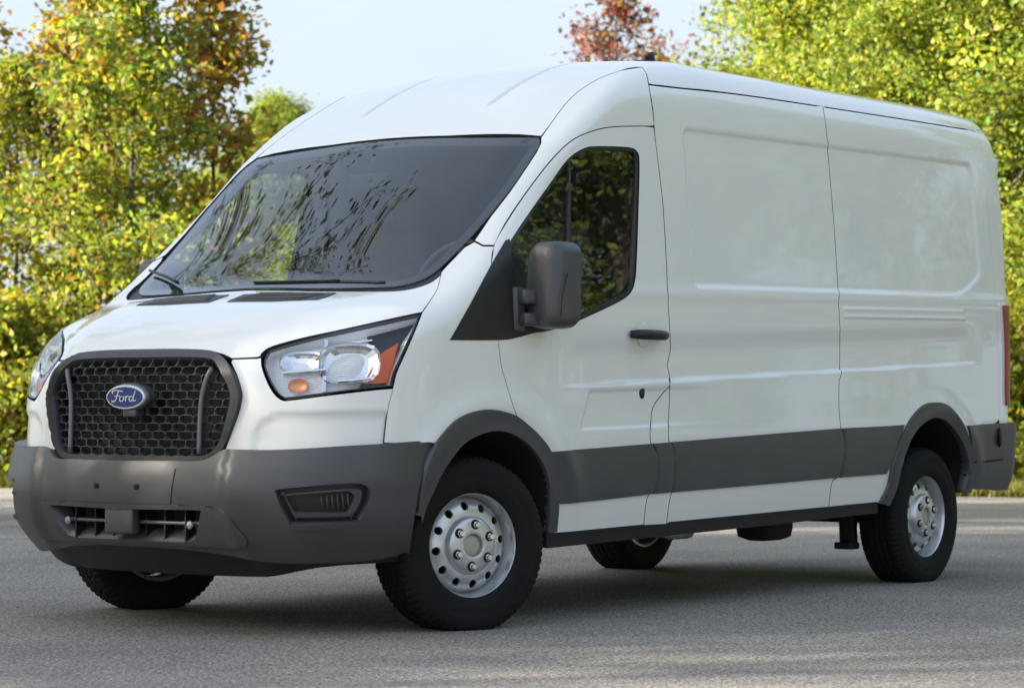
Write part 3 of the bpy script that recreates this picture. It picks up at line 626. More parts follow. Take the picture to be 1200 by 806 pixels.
for fl in (0,1):
    lens=lampskin(HL,.002,.012,'lens','head_lamp',van,fl,gap=.002)
    lampskin(HL,-.05,0,'lens_grey','lamp_housing',lens,fl,gap=.003)
    sk=skin(HL,LF,res=.05,off=-.003,rim=.006,gap=.003,edge=.015,holes=[shrink(HL,.007,LF)]); sk=flipped(sk) if fl else sk
    mesh_obj('lamp_bezel',*sk[:2],M['black'],lens,True,sk[2])
    sk=skin(HL,LF,res=.05,off=-.012,rim=.042,gap=.004,edge=.015,holes=[shrink(HL,.006,LF)]); sk=flipped(sk) if fl else sk
    mesh_obj('lamp_wall',*sk[:2],M['lens_grey'],lens,True,sk[2])
    lampskin(blk,-.045,.01,'black','side_mask',lens,fl)
    lampskin(amb,-.025,.02,'amber','side_reflector',lens,fl)
    bowl(lens,'reflector',(410,423),.118,.082,.045,'chrome',fl,.022)
    bowl(lens,'reflector',(352,420),.088,.045,.03,'chrome',fl,.022)
    bowl(lens,'turn_reflector',(347,449),.040,.028,.02,'bulb',fl,.028,2.2)
    # stepped chrome walls between the compartments
    for (xa,ya),(xb,yb_),th in (((382,397),(379,458),.014),((392,404),(436,398),.006),((330,436),(381,432),.006),((395,446),(436,442),.006)):
        pr=to_world(on(np.array([(xa,ya),(xb,yb_)],float))); n0=Vector((-.80,-.58,.1)).normalized(); bm=bmesh.new(); pv=[]
        for pt in pr:
            c=Vector(pt); c=Vector((c.x,-c.y,c.z)) if fl else c; nn=Vector((n0.x,-n0.y if fl else n0.y,n0.z)); pv.append((c-nn*.014,c-nn*.060))
        d=(pv[1][0]-pv[0][0]).normalized(); sd=d.cross(pv[0][1]-pv[0][0]).normalized()*th*.5
        vs=[bm.verts.new(v+k*sd) for a2,b2 in pv for v in (a2,b2) for k in (1,-1)]
        for f4 in ((0,1,5,4),(0,2,6,4),(1,3,7,5),(0,1,3,2),(4,5,7,6)): bm.faces.new([vs[i] for i in f4])
        bm_obj('lamp_divider',bm,M['chrome'],lens,False)
# ---- grey trim: arch mouldings, side cladding, rocker, rear bumper
rnd2=lambda d,P:.008*(sstep(0,.012,d)-1)
AF=np.vstack([T(arch_f_out,n=5),T(arch_f_in,n=5)[::-1]])
def no_detail(P): return body(P,False)
panel('arch_moulding',van,M['plastic'],AF,Cyl(1.9,1,2.4),pair=True,f=body,res=.02,off=.022,rim=.05,edge=.015,dome=rnd2)
AR=np.vstack([T(arch_r_out,n=5),T(arch_r_in,n=5)[::-1]])
panel('arch_moulding',van,M['plastic'],AR,SIDE_F,pair=True,f=body,res=.02,off=.022,rim=.05,edge=.015,dome=rnd2)
def clad(o,lab=None): panel('side_cladding',van,M['plastic'],o,SIDE_F,pair=True,f=body,res=.03,off=.016,rim=.02,gap=.0025,edge=.012,dome=rnd2)
clad(np.vstack([on(np.array([(638,528.8),(700,524),(762.5,519)],float)),T([(762.5,519),(769,532),(770,548),(768,566),(763,579)],n=3)[1:],on(np.array([(700,586.5),(646,591.5)],float)),T([(646,575),(644,550),(638,530)],n=3)[1:-1]]))
clad(np.vstack([on(np.array([(763.5,519),(784.5,517.3)],float)),T([(784.5,517.3),(788.5,527),(789.5,545),(788,565),(786,577)],n=3)[1:],on(np.array([(764,579)],float)),T([(768,566),(770,548),(769,532)],n=3)]))
clad(np.vstack([on(np.array([(785.5,517.2),(885,509),(984.5,501.2)],float)),T([(984.5,501.2),(987.5,515),(987,535),(982,559.8)],n=3)[1:],on(np.array([(885,568.5),(787,577)],float)),T([(788,565),(789.5,545),(788.5,527)],n=3)]))
clad(np.vstack([on(np.array([(985.5,501),(1020,499.5),(1060,497.3)],float)),T([(1052,517),(1044,543),(1037.5,555.5)],n=3),on(np.array([(983,559.8)],float)),T([(987,535),(987.5,515)],n=2)]))
rk=np.vstack([on(np.array(sill_bot(645,1033,8),float)),on(np.array([(1033,602),(900,617),(760,631.5),(645,643.5)],float))])
panel('rocker',van,M['black'],rk,SIDE_F,pair=True,f=no_detail,res=.05,off=-.02,rim=.10,edge=.03)
def rb_skin(P):
    x,y,z=P[:,0],P[:,1],P[:,2]; fs=np.abs(y)-S_half(x,z)-.014; fr=x-4.845+.06*y*y+.05*sstep(.45,.3,z); return smax(fs,fr,.10)
z_t,z_b=.705,.335
qs=np.array([[x,z_t+.003*(x-4.2)] for x in np.linspace(4.07,4.5,6)]); O_,D_,a_,b_=SIDE_F.rays(qs); s1=hit(rb_skin,O_,D_,a_,b_)[0]
def rcol(y,z): P=np.array([[5.5,y,z]]); return hit(rb_skin,P,np.array([[-1.,0,0]]),0,2)[0]
s2=np.vstack([rcol(y,z_t) for y in (-.8,-.5,-.2,0)]); s3=np.vstack([rcol(y,z_b) for y in (0,-.2,-.5,-.8)])
qs=np.array([[x,z] for x,z in ((4.5,z_b+.01),(4.3,z_b+.03),(4.17,z_b+.04),(4.165,.45),(4.14,.58),(4.10,.66))]); O_,D_,a_,b_=SIDE_F.rays(qs); s4=hit(rb_skin,O_,D_,a_,b_)[0]
rh=np.vstack([s2[::-1],s1[::-1],s4[::-1],s3[::-1]])
rbo=panel('rear_bumper',van,M['plastic'],sym(rh),Cyl(3.6,-1,1.4),f=rb_skin,res=.035,rim=.05,edge=.025)
bm=bmesh.new(); c=to_world(on(np.array([(1172,512)],float),rb_skin))[0]; bmesh.ops.create_uvsphere(bm,u_segments=16,v_segments=8,radius=.05,matrix=Matrix.Translation(c)@Matrix.Rotation(.45,4,'Z')@Matrix.Diagonal((.9,.25,1.1,1))); bm_obj('bumper_cap',bm,M['black'],rbo)
bm=bmesh.new(); g=to_world(on(np.array([(1140,541.5),(1158,540.3),(1175,538)],float),rb_skin)); b_tube(bm,[Vector(p)+Vector((0,-.0,0)) for p in g],.006,6); bm_obj('bumper_groove',bm,M['dark'],rbo)
# ---- sail panels, mirrors
sail=np.vstack([T([(527,398.5),(550,358),(574,313),(592,282)],n=3),T([(597,280),(599,300),(606,340),(622,372),(640,386)],n=3),T([(632,388.5),(600,397),(583,398.5),(555,398.8)],n=3)])
panel('sail_panel',van,M['black'],sail,SIDE_F,pair=True,f=no_detail,res=.03,off=.010,rim=.012,dome=lambda d,P:.008*(sstep(0,.02,d)-1),edge=.012)
def rr(w,h,r,n=7):
    out=[]
    for cx,cz,a0 in ((w/2-r,h/2-r,0),(-w/2+r,h/2-r,90),(-w/2+r,-h/2+r,180),(w/2-r,-h/2+r,270)):
        for k in range(n): a=math.radians(a0+90*k/(n-1)); out.append((cx+r*math.cos(a),cz+r*math.sin(a)))
    return out
def mirror(s):
    # s=-1 left side; head stands out on a double arm
    C=Vector((.290,s*1.103,1.375)); rot=Matrix.Rotation(s*.10,3,'Z')
    bm=bmesh.new(); rings=[]
    for x,sc,sz in ((.070,.93,.95),(.066,.985,.99),(.050,1,1),(.0,1,1),(-.035,.97,.985),(-.058,.88,.94),(-.072,.70,.84),(-.078,.40,.62)):
        ring=[]
        for (y,z) in rr(.188,.352,.058):
            y*=sc; z*=sz; y=y*(1-.10*(z/.176))-s*(-.012)*(z/.176); ring.append(bm.verts.new(C+rot@Vector((x+.10*(y*s/.11)**2*.22*(1 if y*s>0 else .4),y,z))))
        rings.append(ring)
    n=len(rings[0])
    for A,B in zip(rings[:-1],rings[1:]):
        for k in range(n): bm.faces.new((A[k],A[(k+1)%n],B[(k+1)%n],B[k]))
    bm.faces.new(rings[0]); bm.faces.new(rings[-1])
    o=bm_obj('mirror',bm,M['plastic'],van,True,50)
    bm=bmesh.new(); q=[Vector((.073,y*.9,z*.92)) for y,z in rr(.188,.35,.058)]; bm.faces.new([bm.verts.new(C+rot@v) for v in q]); bm_obj('mirror_glass',bm,M['chrome'],o,False)
    bm=bmesh.new()
    for z,h,xx in ((1.325,.060,.215),(1.235,.055,.225)):
        b_box(bm,(xx,s*1.035,z),(.11,.11,h),Matrix.Rotation(s*.25,3,'Z'),bev=.014)
    b_box(bm,(.175,s*1.016,1.275),(.07,.05,.18),bev=.016)
    bm_obj('mirror_arm',bm,M['plastic'],o)
    # parting line of the cap: outer skull piece slightly proud
    bm=bmesh.new(); pts=[C+rot@Vector((-.020-.03*math.cos(a*2.2),s*(.100),z)) for a,z in ((0,-.13),(.3,-.06),(.6,.0),(.9,.045))]
    b_tube(bm,pts,.0022,5); bm_obj('cap_seam',bm,M['dark'],o)
mirror(-1); mirror(1)
# ---- door handle and lock
for d,s in ((door,-1),(door2,1)):
    z=1.17+RAKE*1.09; yo=1.024
    bm=bmesh.new()
    bmesh.ops.create_uvsphere(bm,u_segments=20,v_segments=10,radius=.052,matrix=Matrix.Translation((1.085,s*(yo-.004),z))@Matrix.Diagonal((1,.10,1,1))); bm_obj('handle_cup',bm,M['paint'],d)
    bm=bmesh.new(); 
    b_tube(bm,[(.975,s*(yo+.004),z),(1.00,s*(yo+.030),z),(1.06,s*(yo+.042),z),(1.14,s*(yo+.042),z),(1.19,s*(yo+.032),z),(1.205,s*(yo+.006),z)],[.017,.022,.023,.023,.022,.017],10); bm_obj('door_handle',bm,M['black'],d)
    bm=bmesh.new(); bmesh.ops.create_uvsphere(bm,u_segments=16,v_segments=8,radius=.026,matrix=Matrix.Translation((1.075,s*1.018,.925+RAKE*1.07))@Matrix.Diagonal((.8,.22,1.15,1))); bm_obj('door_lock',bm,M['black'],d)
# ---- wipers
for wpx in ([(300,336.5),(350,335.5),(400,334.5),(452,335.5)],[(211,335.5),(196,327.5),(178,320.5)]):
    w=on(np.array(wpx,float)); w=to_world(w+normal_of(body,w)[0]*.016); bm=bmesh.new(); b_tube(bm,[Vector(v) for v in cr(w,5)],.0065,6); w[:,2]+=.006; w[:,0]-=.008; b_tube(bm,[Vector(v) for v in cr(w[:-1],5)],.005,5); bm_obj('wiper',bm,M['black'],van)
# ---- wheels: silver steel disc with vent holes and six nuts, ribbed tyre
RT,RL=.354,.335
def make_wheel():
    bm=bmesh.new(); n=120
    lathe(bm,[(.196,-.10),(.203,-.105),(.2205,-.108),(.2205,-.1),(.205,-.085),(.192,-.06),(.188,.0),(.190,.030),(.196,.060),(.200,.085),(.206,.098),(.2135,.104),(.2205,.1075),(.222,.102),(.2205,.096)],72)
    lathe(bm,[(.118,.0735),(.1145,.080),(.111,.091),(.105,.0975),(.092,.101),(.062,.1035),(.050,.1045),(.0455,.103),(.0440,.098),(.0435,.085)],72)
    DZ=Spl([(.115,.0735),(.125,.0735),(.145,.071),(.16,.066),(.175,.055),(.186,.040),(.1905,.028)])
    loops=[np.array([(r*math.cos(2*math.pi*k/N),r*math.sin(2*math.pi*k/N)) for k in range(N)]) for r,N in ((.1905,96),(.118,72))]
    for k in range(12):
        a=2*math.pi*(k+.25)/12; loops.append(np.array([(.155*math.cos(a)+.0165*math.cos(t),.155*math.sin(a)+.0165*math.sin(t)) for t in np.linspace(0,2*math.pi,17)[:-1]]))
    extra=[Vector((r*math.cos(2*math.pi*(k+.5*(i%2))/72),r*math.sin(2*math.pi*(k+.5*(i%2))/72))) for i,r in enumerate((.128,.180)) for k in range(72)]
    V=[Vector(map(float,p)) for L in loops for p in L]+extra; E=[];s=0
    for L in loops: E+=[(s+i,s+(i+1)%len(L)) for i in range(len(L))]; s+=len(L)
    v2,_,f2,_,_,_=delaunay_2d_cdt(V,E,[],0,1e-7); q=np.array([tuple(v) for v in v2]); cen=np.array([q[list(t)].mean(0) for t in f2]); ok=inside(cen,loops)
    az=DZ(np.hypot(q[:,0],q[:,1])); vs=[bm.verts.new((p[0],-a,p[1])) for p,a in zip(q,az)]
    for t,o in zip(f2,ok):
        if o: bm.faces.new([vs[i] for i in t])
    for L in loops[2:]:
        a=[bm.verts.new((p[0],-float(DZ(math.hypot(*p))),p[1])) for p in L]; c=L.mean(0); b=[bm.verts.new((p[0],-float(DZ(math.hypot(*p)))+.012,p[1])) for p in L]
        for k in range(len(L)): bm.faces.new((a[k],a[(k+1)%len(L)],b[(k+1)%len(L)],b[k]))
    wheel=bm_obj('wheel',bm,M['steel'],None,True,40)
    kids=[]
    bm=bmesh.new(); lathe(bm,[(.044,.083),(.042,.0885),(.032,.091),(.001,.092)],40); kids.append(bm_obj('centre_cap',bm,M['cap'],wheel))
    for k in range(6):
        a=2*math.pi*(k+.4)/6; x,z=.083*math.cos(a),.083*math.sin(a); bm=bmesh.new()
        m=Matrix.Translation((x,-.104,z))@Matrix.Rotation(math.pi/2,4,'X'); bmesh.ops.create_cone(bm,cap_ends=True,segments=18,radius1=.0135,radius2=.0125,depth=.010,matrix=m)
        m=Matrix.Translation((x,-.112,z))@Matrix.Rotation(math.pi/2,4,'X'); bmesh.ops.create_cone(bm,cap_ends=True,segments=6,radius1=.0115,radius2=.0105,depth=.022,matrix=m)
        kids.append(bm_obj('lug_nut',bm,M['chrome'],wheel,False))
        bm=bmesh.new(); bmesh.ops.create_cone(bm,cap_ends=True,segments=20,radius1=.0205,radius2=.0195,depth=.006,matrix=Matrix.Translation((x,-.1025,z))@Matrix.Rotation(math.pi/2,4,'X')); kids.append(bm_obj('lug_recess_shade',bm,M['dark'],wheel,False))  # black disc stands in for the shaded recess round each nut
    bm=bmesh.new(); bmesh.ops.create_cone(bm,cap_ends=True,segments=40,radius1=.16,radius2=.16,depth=.05,matrix=Matrix.Translation((0,.02,0))@Matrix.Rotation(math.pi/2,4,'X')); kids.append(bm_obj('brake_drum',bm,M['dark'],wheel,False))
    # tyre
    half=[(.206,.098),(.212,.106),(.228,.114),(.242,.1165),(.248,.1185),(.256,.1185),(.262,.1175),(.285,.1185),(.292,.1195),(.297,.1185),(.315,.1150),(.330,.1085),(.341,.100),(.3475,.090)]
    tread=[(.3505,.084),(.352,.070),(.352,.058),(.344,.0565),(.344,.050),(.3535,.0485),(.3540,.022),(.346,.0205),(.346,.0125),(.3540,.011)]
    prof=half+tread; prof=prof+[(r,-a) for r,a in prof[::-1]]; N=216; bm=bmesh.new(); rings=[]
    for i,(r,a) in enumerate(prof):
        ring=[]
        for k in range(N):
            rad=r
            aa=abs(a)
            if .062<aa<.1095 and r>.325 and (k%3==(0 if a>0 else 1)): rad=r-.006
            if .02<aa<.05 and r>.35 and (k%4==0): rad=r-.005
            t=2*math.pi*k/N; x,z=rad*math.cos(t),rad*math.sin(t)
            y=-a
            if z<-(RL-.0): 
                ex=-(RL)-z; z=-RL+.001; 
            if z<-.22: y*=1+.07*((-.22-z)/(RL-.22))**2*(1 if r>.23 else 0)
            ring.append(bm.verts.new((x,y,z)))
        rings.append(ring)
    for A,B in zip(rings[:-1],rings[1:]):
        for k in range(N): bm.faces.new((A[k],A[(k+1)%N],B[(k+1)%N],B[k]))
    kids.append(bm_obj('tyre',bm,M['rubber'],wheel,True,28))
    return wheel,kids
w0,kids=make_wheel(); w0.parent=van
STEER=math.radians(-18)
def spin_copy(first,x,y,rz,roll):
    if first: w,ks=w0,kids
    else:
        w=w0.copy(); COL.objects.link(w); w.parent=van; ks=[]
        for k in kids: c=k.copy(); COL.objects.link(c); c.parent=w; ks.append(c)
    w.location=(x,y,RL); w.rotation_euler=(0,0,rz)
    for c in ks:
        pass
    return w
TF,TR=.866,.872
spin_copy(1,0,-TF,STEER,0); spin_copy(0,3.75,-TR,0,.5); spin_copy(0,0,TF,math.pi+STEER,0); spin_copy(0,3.75,TR,math.pi,0)
# ---- wheel housings, floor, running gear
def housing(px,s,wid):
    p=to_world(T(px,n=3,f=no_detail)); p[:,1]*=-s; q=p.copy(); q[:,1]=s*wid; c=p.mean(0); bm=bmesh.new()
    A=[bm.verts.new(v) for v in p]; B=[bm.verts.new((v[0],s*wid,v[2])) for v in p]
    for k in range(len(p)-1): bm.faces.new((A[k],A[k+1],B[k+1],B[k]))
    bm.faces.new(B); bm_obj('wheel_housing',bm,M['dark'],van,True,40)
for s in (-1,1): housing([(489,622)]+arch_f_in[1:],s,.50); housing(arch_r_in,s,.52)
bm=bmesh.new(); b_box(bm,(2.0,0,.47),(2.55,1.80,.05)); b_box(bm,(4.45,0,.58),(.55,1.7,.05)); b_box(bm,(2.2,0,.62),(5.0,.86,.05)); b_box(bm,(-.55,0,.5),(.3,1.5,.04))
bm_obj('floor_pan',bm,M['dark'],van,False)
bm=bmesh.new()
for s in (-1,1): b_box(bm,(2.1,s*.45,.40),(5.0,.07,.10))
bm_obj('frame_rail',bm,M['dark'],van,False)
bm=bmesh.new(); b_tube(bm,[(3.75,-.75,.335),(3.75,.75,.335)],.045,12); bmesh.ops.create_uvsphere(bm,u_segments=16,v_segments=10,radius=.15,matrix=Matrix.Translation((3.75,0,.345))); bm_obj('rear_axle',bm,M['dark'],van)
bm=bmesh.new(); b_tube(bm,[(.2,0,.42),(3.6,0,.36)],.04,10); bm_obj('drive_shaft',bm,M['dark'],van)
bm=bmesh.new(); b_tube(bm,[(0,-.7,.31),(0,.7,.31)],.05,8); b_box(bm,(-.1,0,.34),(.5,.8,.14),bev=.03); bm_obj('front_subframe',bm,M['dark'],van)
bm=bmesh.new(); b_box(bm,(2.64,-.68,.345),(.27,.20,.20),bev=.06); bm_obj('fuel_tank',bm,M['dark'],van)
bm=bmesh.new(); b_tube(bm,[(1.6,-.62,.36),(1.78,-.70,.315),(1.92,-.70,.315),(2.2,-.5,.38)],.035,10); bm_obj('exhaust_pipe',bm,M['steel'],van)
for s in (-1,1):
    bm=bmesh.new(); b_box(bm,(3.42,s*.70,.32),(.06,.08,.26),Matrix.Rotation(-.08,3,'Y'),bev=.012); b_box(bm,(3.41,s*.70,.19),(.09,.10,.035),bev=.008); bm_obj('spring_hanger',bm,M['dark'],van)
# ---- cabin
bm=bmesh.new(); b_box(bm,(.05,0,1.245),(.72,1.72,.06),Matrix.Rotation(-.10,3,'Y'),bev=.025); b_box(bm,(.30,0,1.10),(.26,1.70,.36),bev=.06); b_box(bm,(.22,-.42,1.33),(.22,.40,.12),bev=.05); dsh=bm_obj('dashboard',bm,M['dash'],van,True,40)
bm=bmesh.new(); Rm=Matrix.Translation((.50,-.43,1.42))@Matrix.Rotation(math.radians(-62),4,'Y'); pts=[Rm@Vector((.19*math.cos(t),.19*math.sin(t),0)) for t in np.linspace(0,2*math.pi,33)]
b_tube(bm,pts,.016,8,False); b_tube(bm,[Rm@Vector((-.18,0,0)),Rm@Vector((0,0,-.03)),Rm@Vector((.18,0,0))],.02,8); b_tube(bm,[Rm@Vector((0,-.18,0)),Rm@Vector((0,0,-.03)),Rm@Vector((0,.18,0))],.018,8)
b_tube(bm,[Rm@Vector((0,0,-.03)),Rm@Vector((0,0,-.3))],.04,8); bm_obj('steering_wheel',bm,M['dash'],van)
def seat(y):
    bm=bmesh.new(); b_box(bm,(.85,y,.98),(.50,.50,.16),bev=.06); b_box(bm,(1.13,y,1.36),(.15,.48,.68),Matrix.Rotation(.18,3,'Y'),bev=.06); b_box(bm,(.88,y,.80),(.4,.4,.25),bev=.03)
    o=bm_obj('seat',bm,M['seat'],van,True,60); bm=bmesh.new(); b_box(bm,(1.215,y,1.80),(.10,.27,.19),Matrix.Rotation(.14,3,'Y'),bev=.045); bm_obj('headrest',bm,M['seat'],o,True,60)
seat(-.45); seat(.45)
bm=bmesh.new(); b_box(bm,(1.36,0,1.40),(.02,1.76,1.60)); bm_obj('bulkhead',bm,M['trim'],van,False)
bm=bmesh.new(); b_box(bm,(.80,0,.86),(1.1,1.7,.03)); bm_obj('cab_floor',bm,M['dark'],van,False)
bm=bmesh.new(); b_box(bm,(-.28,0,.98),(.03,1.7,.6)); b_box(bm,(-.45,0,.92),(.4,1.2,.25),bev=.03); bm_obj('engine_bay',bm,M['dark'],van,False)
bm=bmesh.new(); b_box(bm,(.46,.0,1.86),(.03,.22,.075),bev=.012); b_tube(bm,[(.46,0,1.9),(.50,0,1.98)],.012,6); bm_obj('rear_view_mirror',bm,M['dark'],van)
# inner skins of cab: door trim, headliner
def inner_panel(name,o,fr,f,m,pair,**k):
    r=panel(name,van,m,o,fr,pair=pair,f=f,**k); return r
dt=np.array([[x,0,z] for x,z in ((.60,.62),(1.18,.62),(1.20,1.10),(1.05,1.24),(.55,1.13),(.10,1.10),(.10,.92),(.50,.86))]); O_,D_,a_,b_=SIDE_F.rays(dt[:,[0,2]]); dt=hit(no_detail,O_,D_,a_,b_)[0]
inner_panel('door_trim',dt,SIDE_F,no_detail,M['trim'],True,res=.1,off=-.055,rim=.0)
hlq=np.array([[.66,0],[.68,-.70],[1.0,-.72],[1.36,-.74],[1.36,0]]); O_,D_,a_,b_=TOP_F.rays(hlq); hlp=hit(no_detail,O_,D_,a_,b_)[0]
inner_panel('headliner',sym(hlp),TOP_F,no_detail,M['trim'],False,res=.1,off=-.045,rim=0)
# ================================================================ ground
def grid_plane(name,pts,z,m):
    bm=bmesh.new(); bm.faces.new([bm.verts.new((p[0],p[1],z)) for p in pts]); o=bm_obj(name,bm,m,None,False); tag(o,None,None,None,'structure'); return o
def tex_ground(name,dark,light,scale,big,bumpd,spk=None,rough=.85):
    m=mat(name,dark,rough,spec=.35); n,l,b=nodes(m); tc=n.new('ShaderNodeTexCoord')
    def noise(s,d=4,r=.6):
        t=n.new('ShaderNodeTexNoise'); t.inputs['Scale'].default_value=s; t.inputs['Detail'].default_value=d; t.inputs['Roughness'].default_value=r; l.new(tc.outputs['Object'],t.inputs['Vector']); return t
    t1,t2,t3=noise(scale,3,.7),noise(big,5,.6),noise(scale*.22,3)
    r=n.new('ShaderNodeValToRGB'); r.color_ramp.elements[0].position=.36; r.color_ramp.elements[1].position=.66; r.color_ramp.elements[0].color=(*dark,1); r.color_ramp.elements[1].color=(*light,1); l.new(t1.outputs[0],r.inputs[0])
    mx=n.new('ShaderNodeMix'); mx.data_type='RGBA'; mx.blend_type='MULTIPLY'; mx.inputs[0].default_value=1
    r2=n.new('ShaderNodeValToRGB'); r2.color_ramp.elements[0].position=.35; r2.color_ramp.elements[1].position=.65; r2.color_ramp.elements[0].color=(.74,.74,.75,1); r2.color_ramp.elements[1].color=(1.12,1.11,1.08,1); l.new(t2.outputs[0],r2.inputs[0])
    l.new(r.outputs[0],mx.inputs[6]); l.new(r2.outputs[0],mx.inputs[7]); out=mx.outputs[2]
    if spk:
        v=n.new('ShaderNodeTexVoronoi'); v.inputs['Scale'].default_value=spk; l.new(tc.outputs['Object'],v.inputs['Vector'])
        sp=n.new('ShaderNodeSeparateColor'); l.new(v.outputs['Color'],sp.inputs[0]); r3=n.new('ShaderNodeValToRGB'); r3.color_ramp.elements[0].position=.1; r3.color_ramp.elements[1].position=.95; r3.color_ramp.elements[0].color=(.55,.55,.56,1); r3.color_ramp.elements[1].color=(1.65,1.6,1.55,1); l.new(sp.outputs[0],r3.inputs[0])
        m2=n.new('ShaderNodeMix'); m2.data_type='RGBA'; m2.blend_type='MULTIPLY'; m2.inputs[0].default_value=1; l.new(out,m2.inputs[6]); l.new(r3.outputs[0],m2.inputs[7]); out=m2.outputs[2]
    l.new(out,b.inputs['Base Color']); ad=n.new('ShaderNodeMath'); ad.operation='ADD'; l.new(t1.outputs[0],ad.inputs[0]); l.new(t3.outputs[0],ad.inputs[1])
    bp=n.new('ShaderNodeBump'); bp.inputs['Strength'].default_value=.8; bp.inputs['Distance'].default_value=bumpd; l.new(ad.outputs[0],bp.inputs['Height']); l.new(bp.outputs[0],b.inputs['Normal']); return m
M['asphalt']=tex_ground('asphalt',(.095,.091,.084),(.40,.376,.338),75,.45,.008,125)
M['soil']=tex_ground('meadow_soil',(.055,.060,.018),(.12,.12,.04),14,.5,.03)
gw=[ground_dir(*p) for p in ((-400,-200),(400,-200),(400,600),(-400,600))]
grid_plane('ground',gw,-.03,M['soil'])
edge=[(r,27.6-.16*r+.25*math.sin(r*.9)+.12*math.sin(r*2.7+1)) for r in np.linspace(-60,60,241)]
edge=[(r,f if abs(r)<20 else 27.6-.16*np.clip(r,-20,20)) for r,f in edge]
bm=bmesh.new(); up=[bm.verts.new((*ground_dir(r,f),0)) for r,f in edge]; dn=[bm.verts.new((*ground_dir(r,-60),0)) for r,f in edge]
for i in range(len(edge)-1): bm.faces.new((dn[i],dn[i+1],up[i+1],up[i]))
lw=[bm.verts.new((v.co.x,v.co.y,-.05)) for v in up]
for i in range(len(edge)-1): bm.faces.new((up[i],up[i+1],lw[i+1],lw[i]))
tag(bm_obj('asphalt_lot',bm,M['asphalt'],None,False),None,None,None,'structure')
EDGE=Spl([(r,f) for r,f in edge[::2]])
# grass verge: real blades
def leaf_mat(name,trans=.45):
    m=bpy.data.materials.new(name); m.use_nodes=True; n,l=m.node_tree.nodes,m.node_tree.links; b=n['Principled BSDF']; at=n.new('ShaderNodeAttribute'); at.attribute_name='tint'
    b.inputs['Roughness'].default_value=.55; b.inputs['Specular IOR Level'].default_value=.3; l.new(at.outputs['Color'],b.inputs['Base Color'])
    tr=n.new('ShaderNodeBsdfTranslucent'); mu=n.new('ShaderNodeMix'); mu.data_type='RGBA'; mu.blend_type='MULTIPLY'; mu.inputs[0].default_value=1; mu.inputs[7].default_value=(1.9,1.7,.75,1); l.new(at.outputs['Color'],mu.inputs[6]); l.new(mu.outputs[2],tr.inputs[0])
    mx=n.new('ShaderNodeMixShader'); mx.inputs[0].default_value=trans; l.new(b.outputs[0],mx.inputs[1]); l.new(tr.outputs[0],mx.inputs[2]); l.new(mx.outputs[0],n['Material Output'].inputs[0]); return m
M['leaf']=leaf_mat('leaf'); M['grass']=leaf_mat('grass_blade',.3)
M['bark']=add_noise(mat('bark',(.085,.070,.055),.9),9,.4,.8,40,4,.02)
def fast_mesh(name,V,nper,cols,material):
    """V: (n*nper,3) loose polygons of nper corners; cols: (n,3)"""
    n=len(V)//nper; me=bpy.data.meshes.new(name); me.vertices.add(len(V)); me.vertices.foreach_set('co',V.astype(np.float32).ravel()); me.loops.add(len(V)); me.loops.foreach_set('vertex_index',np.arange(len(V),dtype=np.int32))
    me.polygons.add(n); me.polygons.foreach_set('loop_start',np.arange(0,len(V),nper,dtype=np.int32)); me.update(calc_edges=True)
    a=me.attributes.new('tint','FLOAT_COLOR','FACE'); a.data.foreach_set('color',np.concatenate([cols,np.ones((n,1))],1).astype(np.float32).ravel()); me.materials.append(material); return me
def palette(n,cols,w,var,rg):
    c=np.array(cols)[rg.choice(len(cols),n,p=np.array(w)/sum(w))]; return np.clip(c*(1+var*rg.standard_normal((n,1)))*(1+.08*rg.standard_normal((n,3))),.004,.9)
def blades(name,n,area,hgt,seed,cols,w):
    rg=np.random.default_rng(seed); p=area(n,rg); n=len(p); h=hgt*(.5+rg.random(n)); a=rg.random(n)*6.283; wd_=.006+.008*rg.random(n); d=np.stack([np.cos(a),np.sin(a)],-1); ln=h[:,None]*.5*rg.standard_normal((n,2))
    V=np.zeros((n,3,3)); V[:,0,:2]=p-d*wd_[:,None]; V[:,1,:2]=p+d*wd_[:,None]; V[:,2,:2]=p+ln; V[:,2,2]=h; V[:,:,2]-=.03; me=fast_mesh(name,V.reshape(-1,3),3,palette(n,cols,w,.2,rg),M['grass'])
    o=bpy.data.objects.new(name,me); COL.objects.link(o); return o
def verge(n,rg):
    r=np.where(rg.random(n)<.6,rg.uniform(4.0,9.5,n),rg.uniform(-8,-3.5,n)); u=rg.random(n)**1.3; f=EDGE(r)+.02+u*6; q=np.stack([r,f],-1); R2=np.array([math.sin(YAW),-math.cos(YAW)]); F2=np.array([math.cos(YAW),math.sin(YAW)]); return CAM_POS[:2]+q[:,:1]*R2+q[:,1:]*F2
g=blades('grass_verge',60000,verge,.16,3,[(.13,.15,.025),(.19,.18,.04),(.24,.20,.07),(.08,.11,.02)],[4,3,2,2]); tag(g,'short yellowish grass along the edge of the asphalt under the trees','grass',None,'stuff')
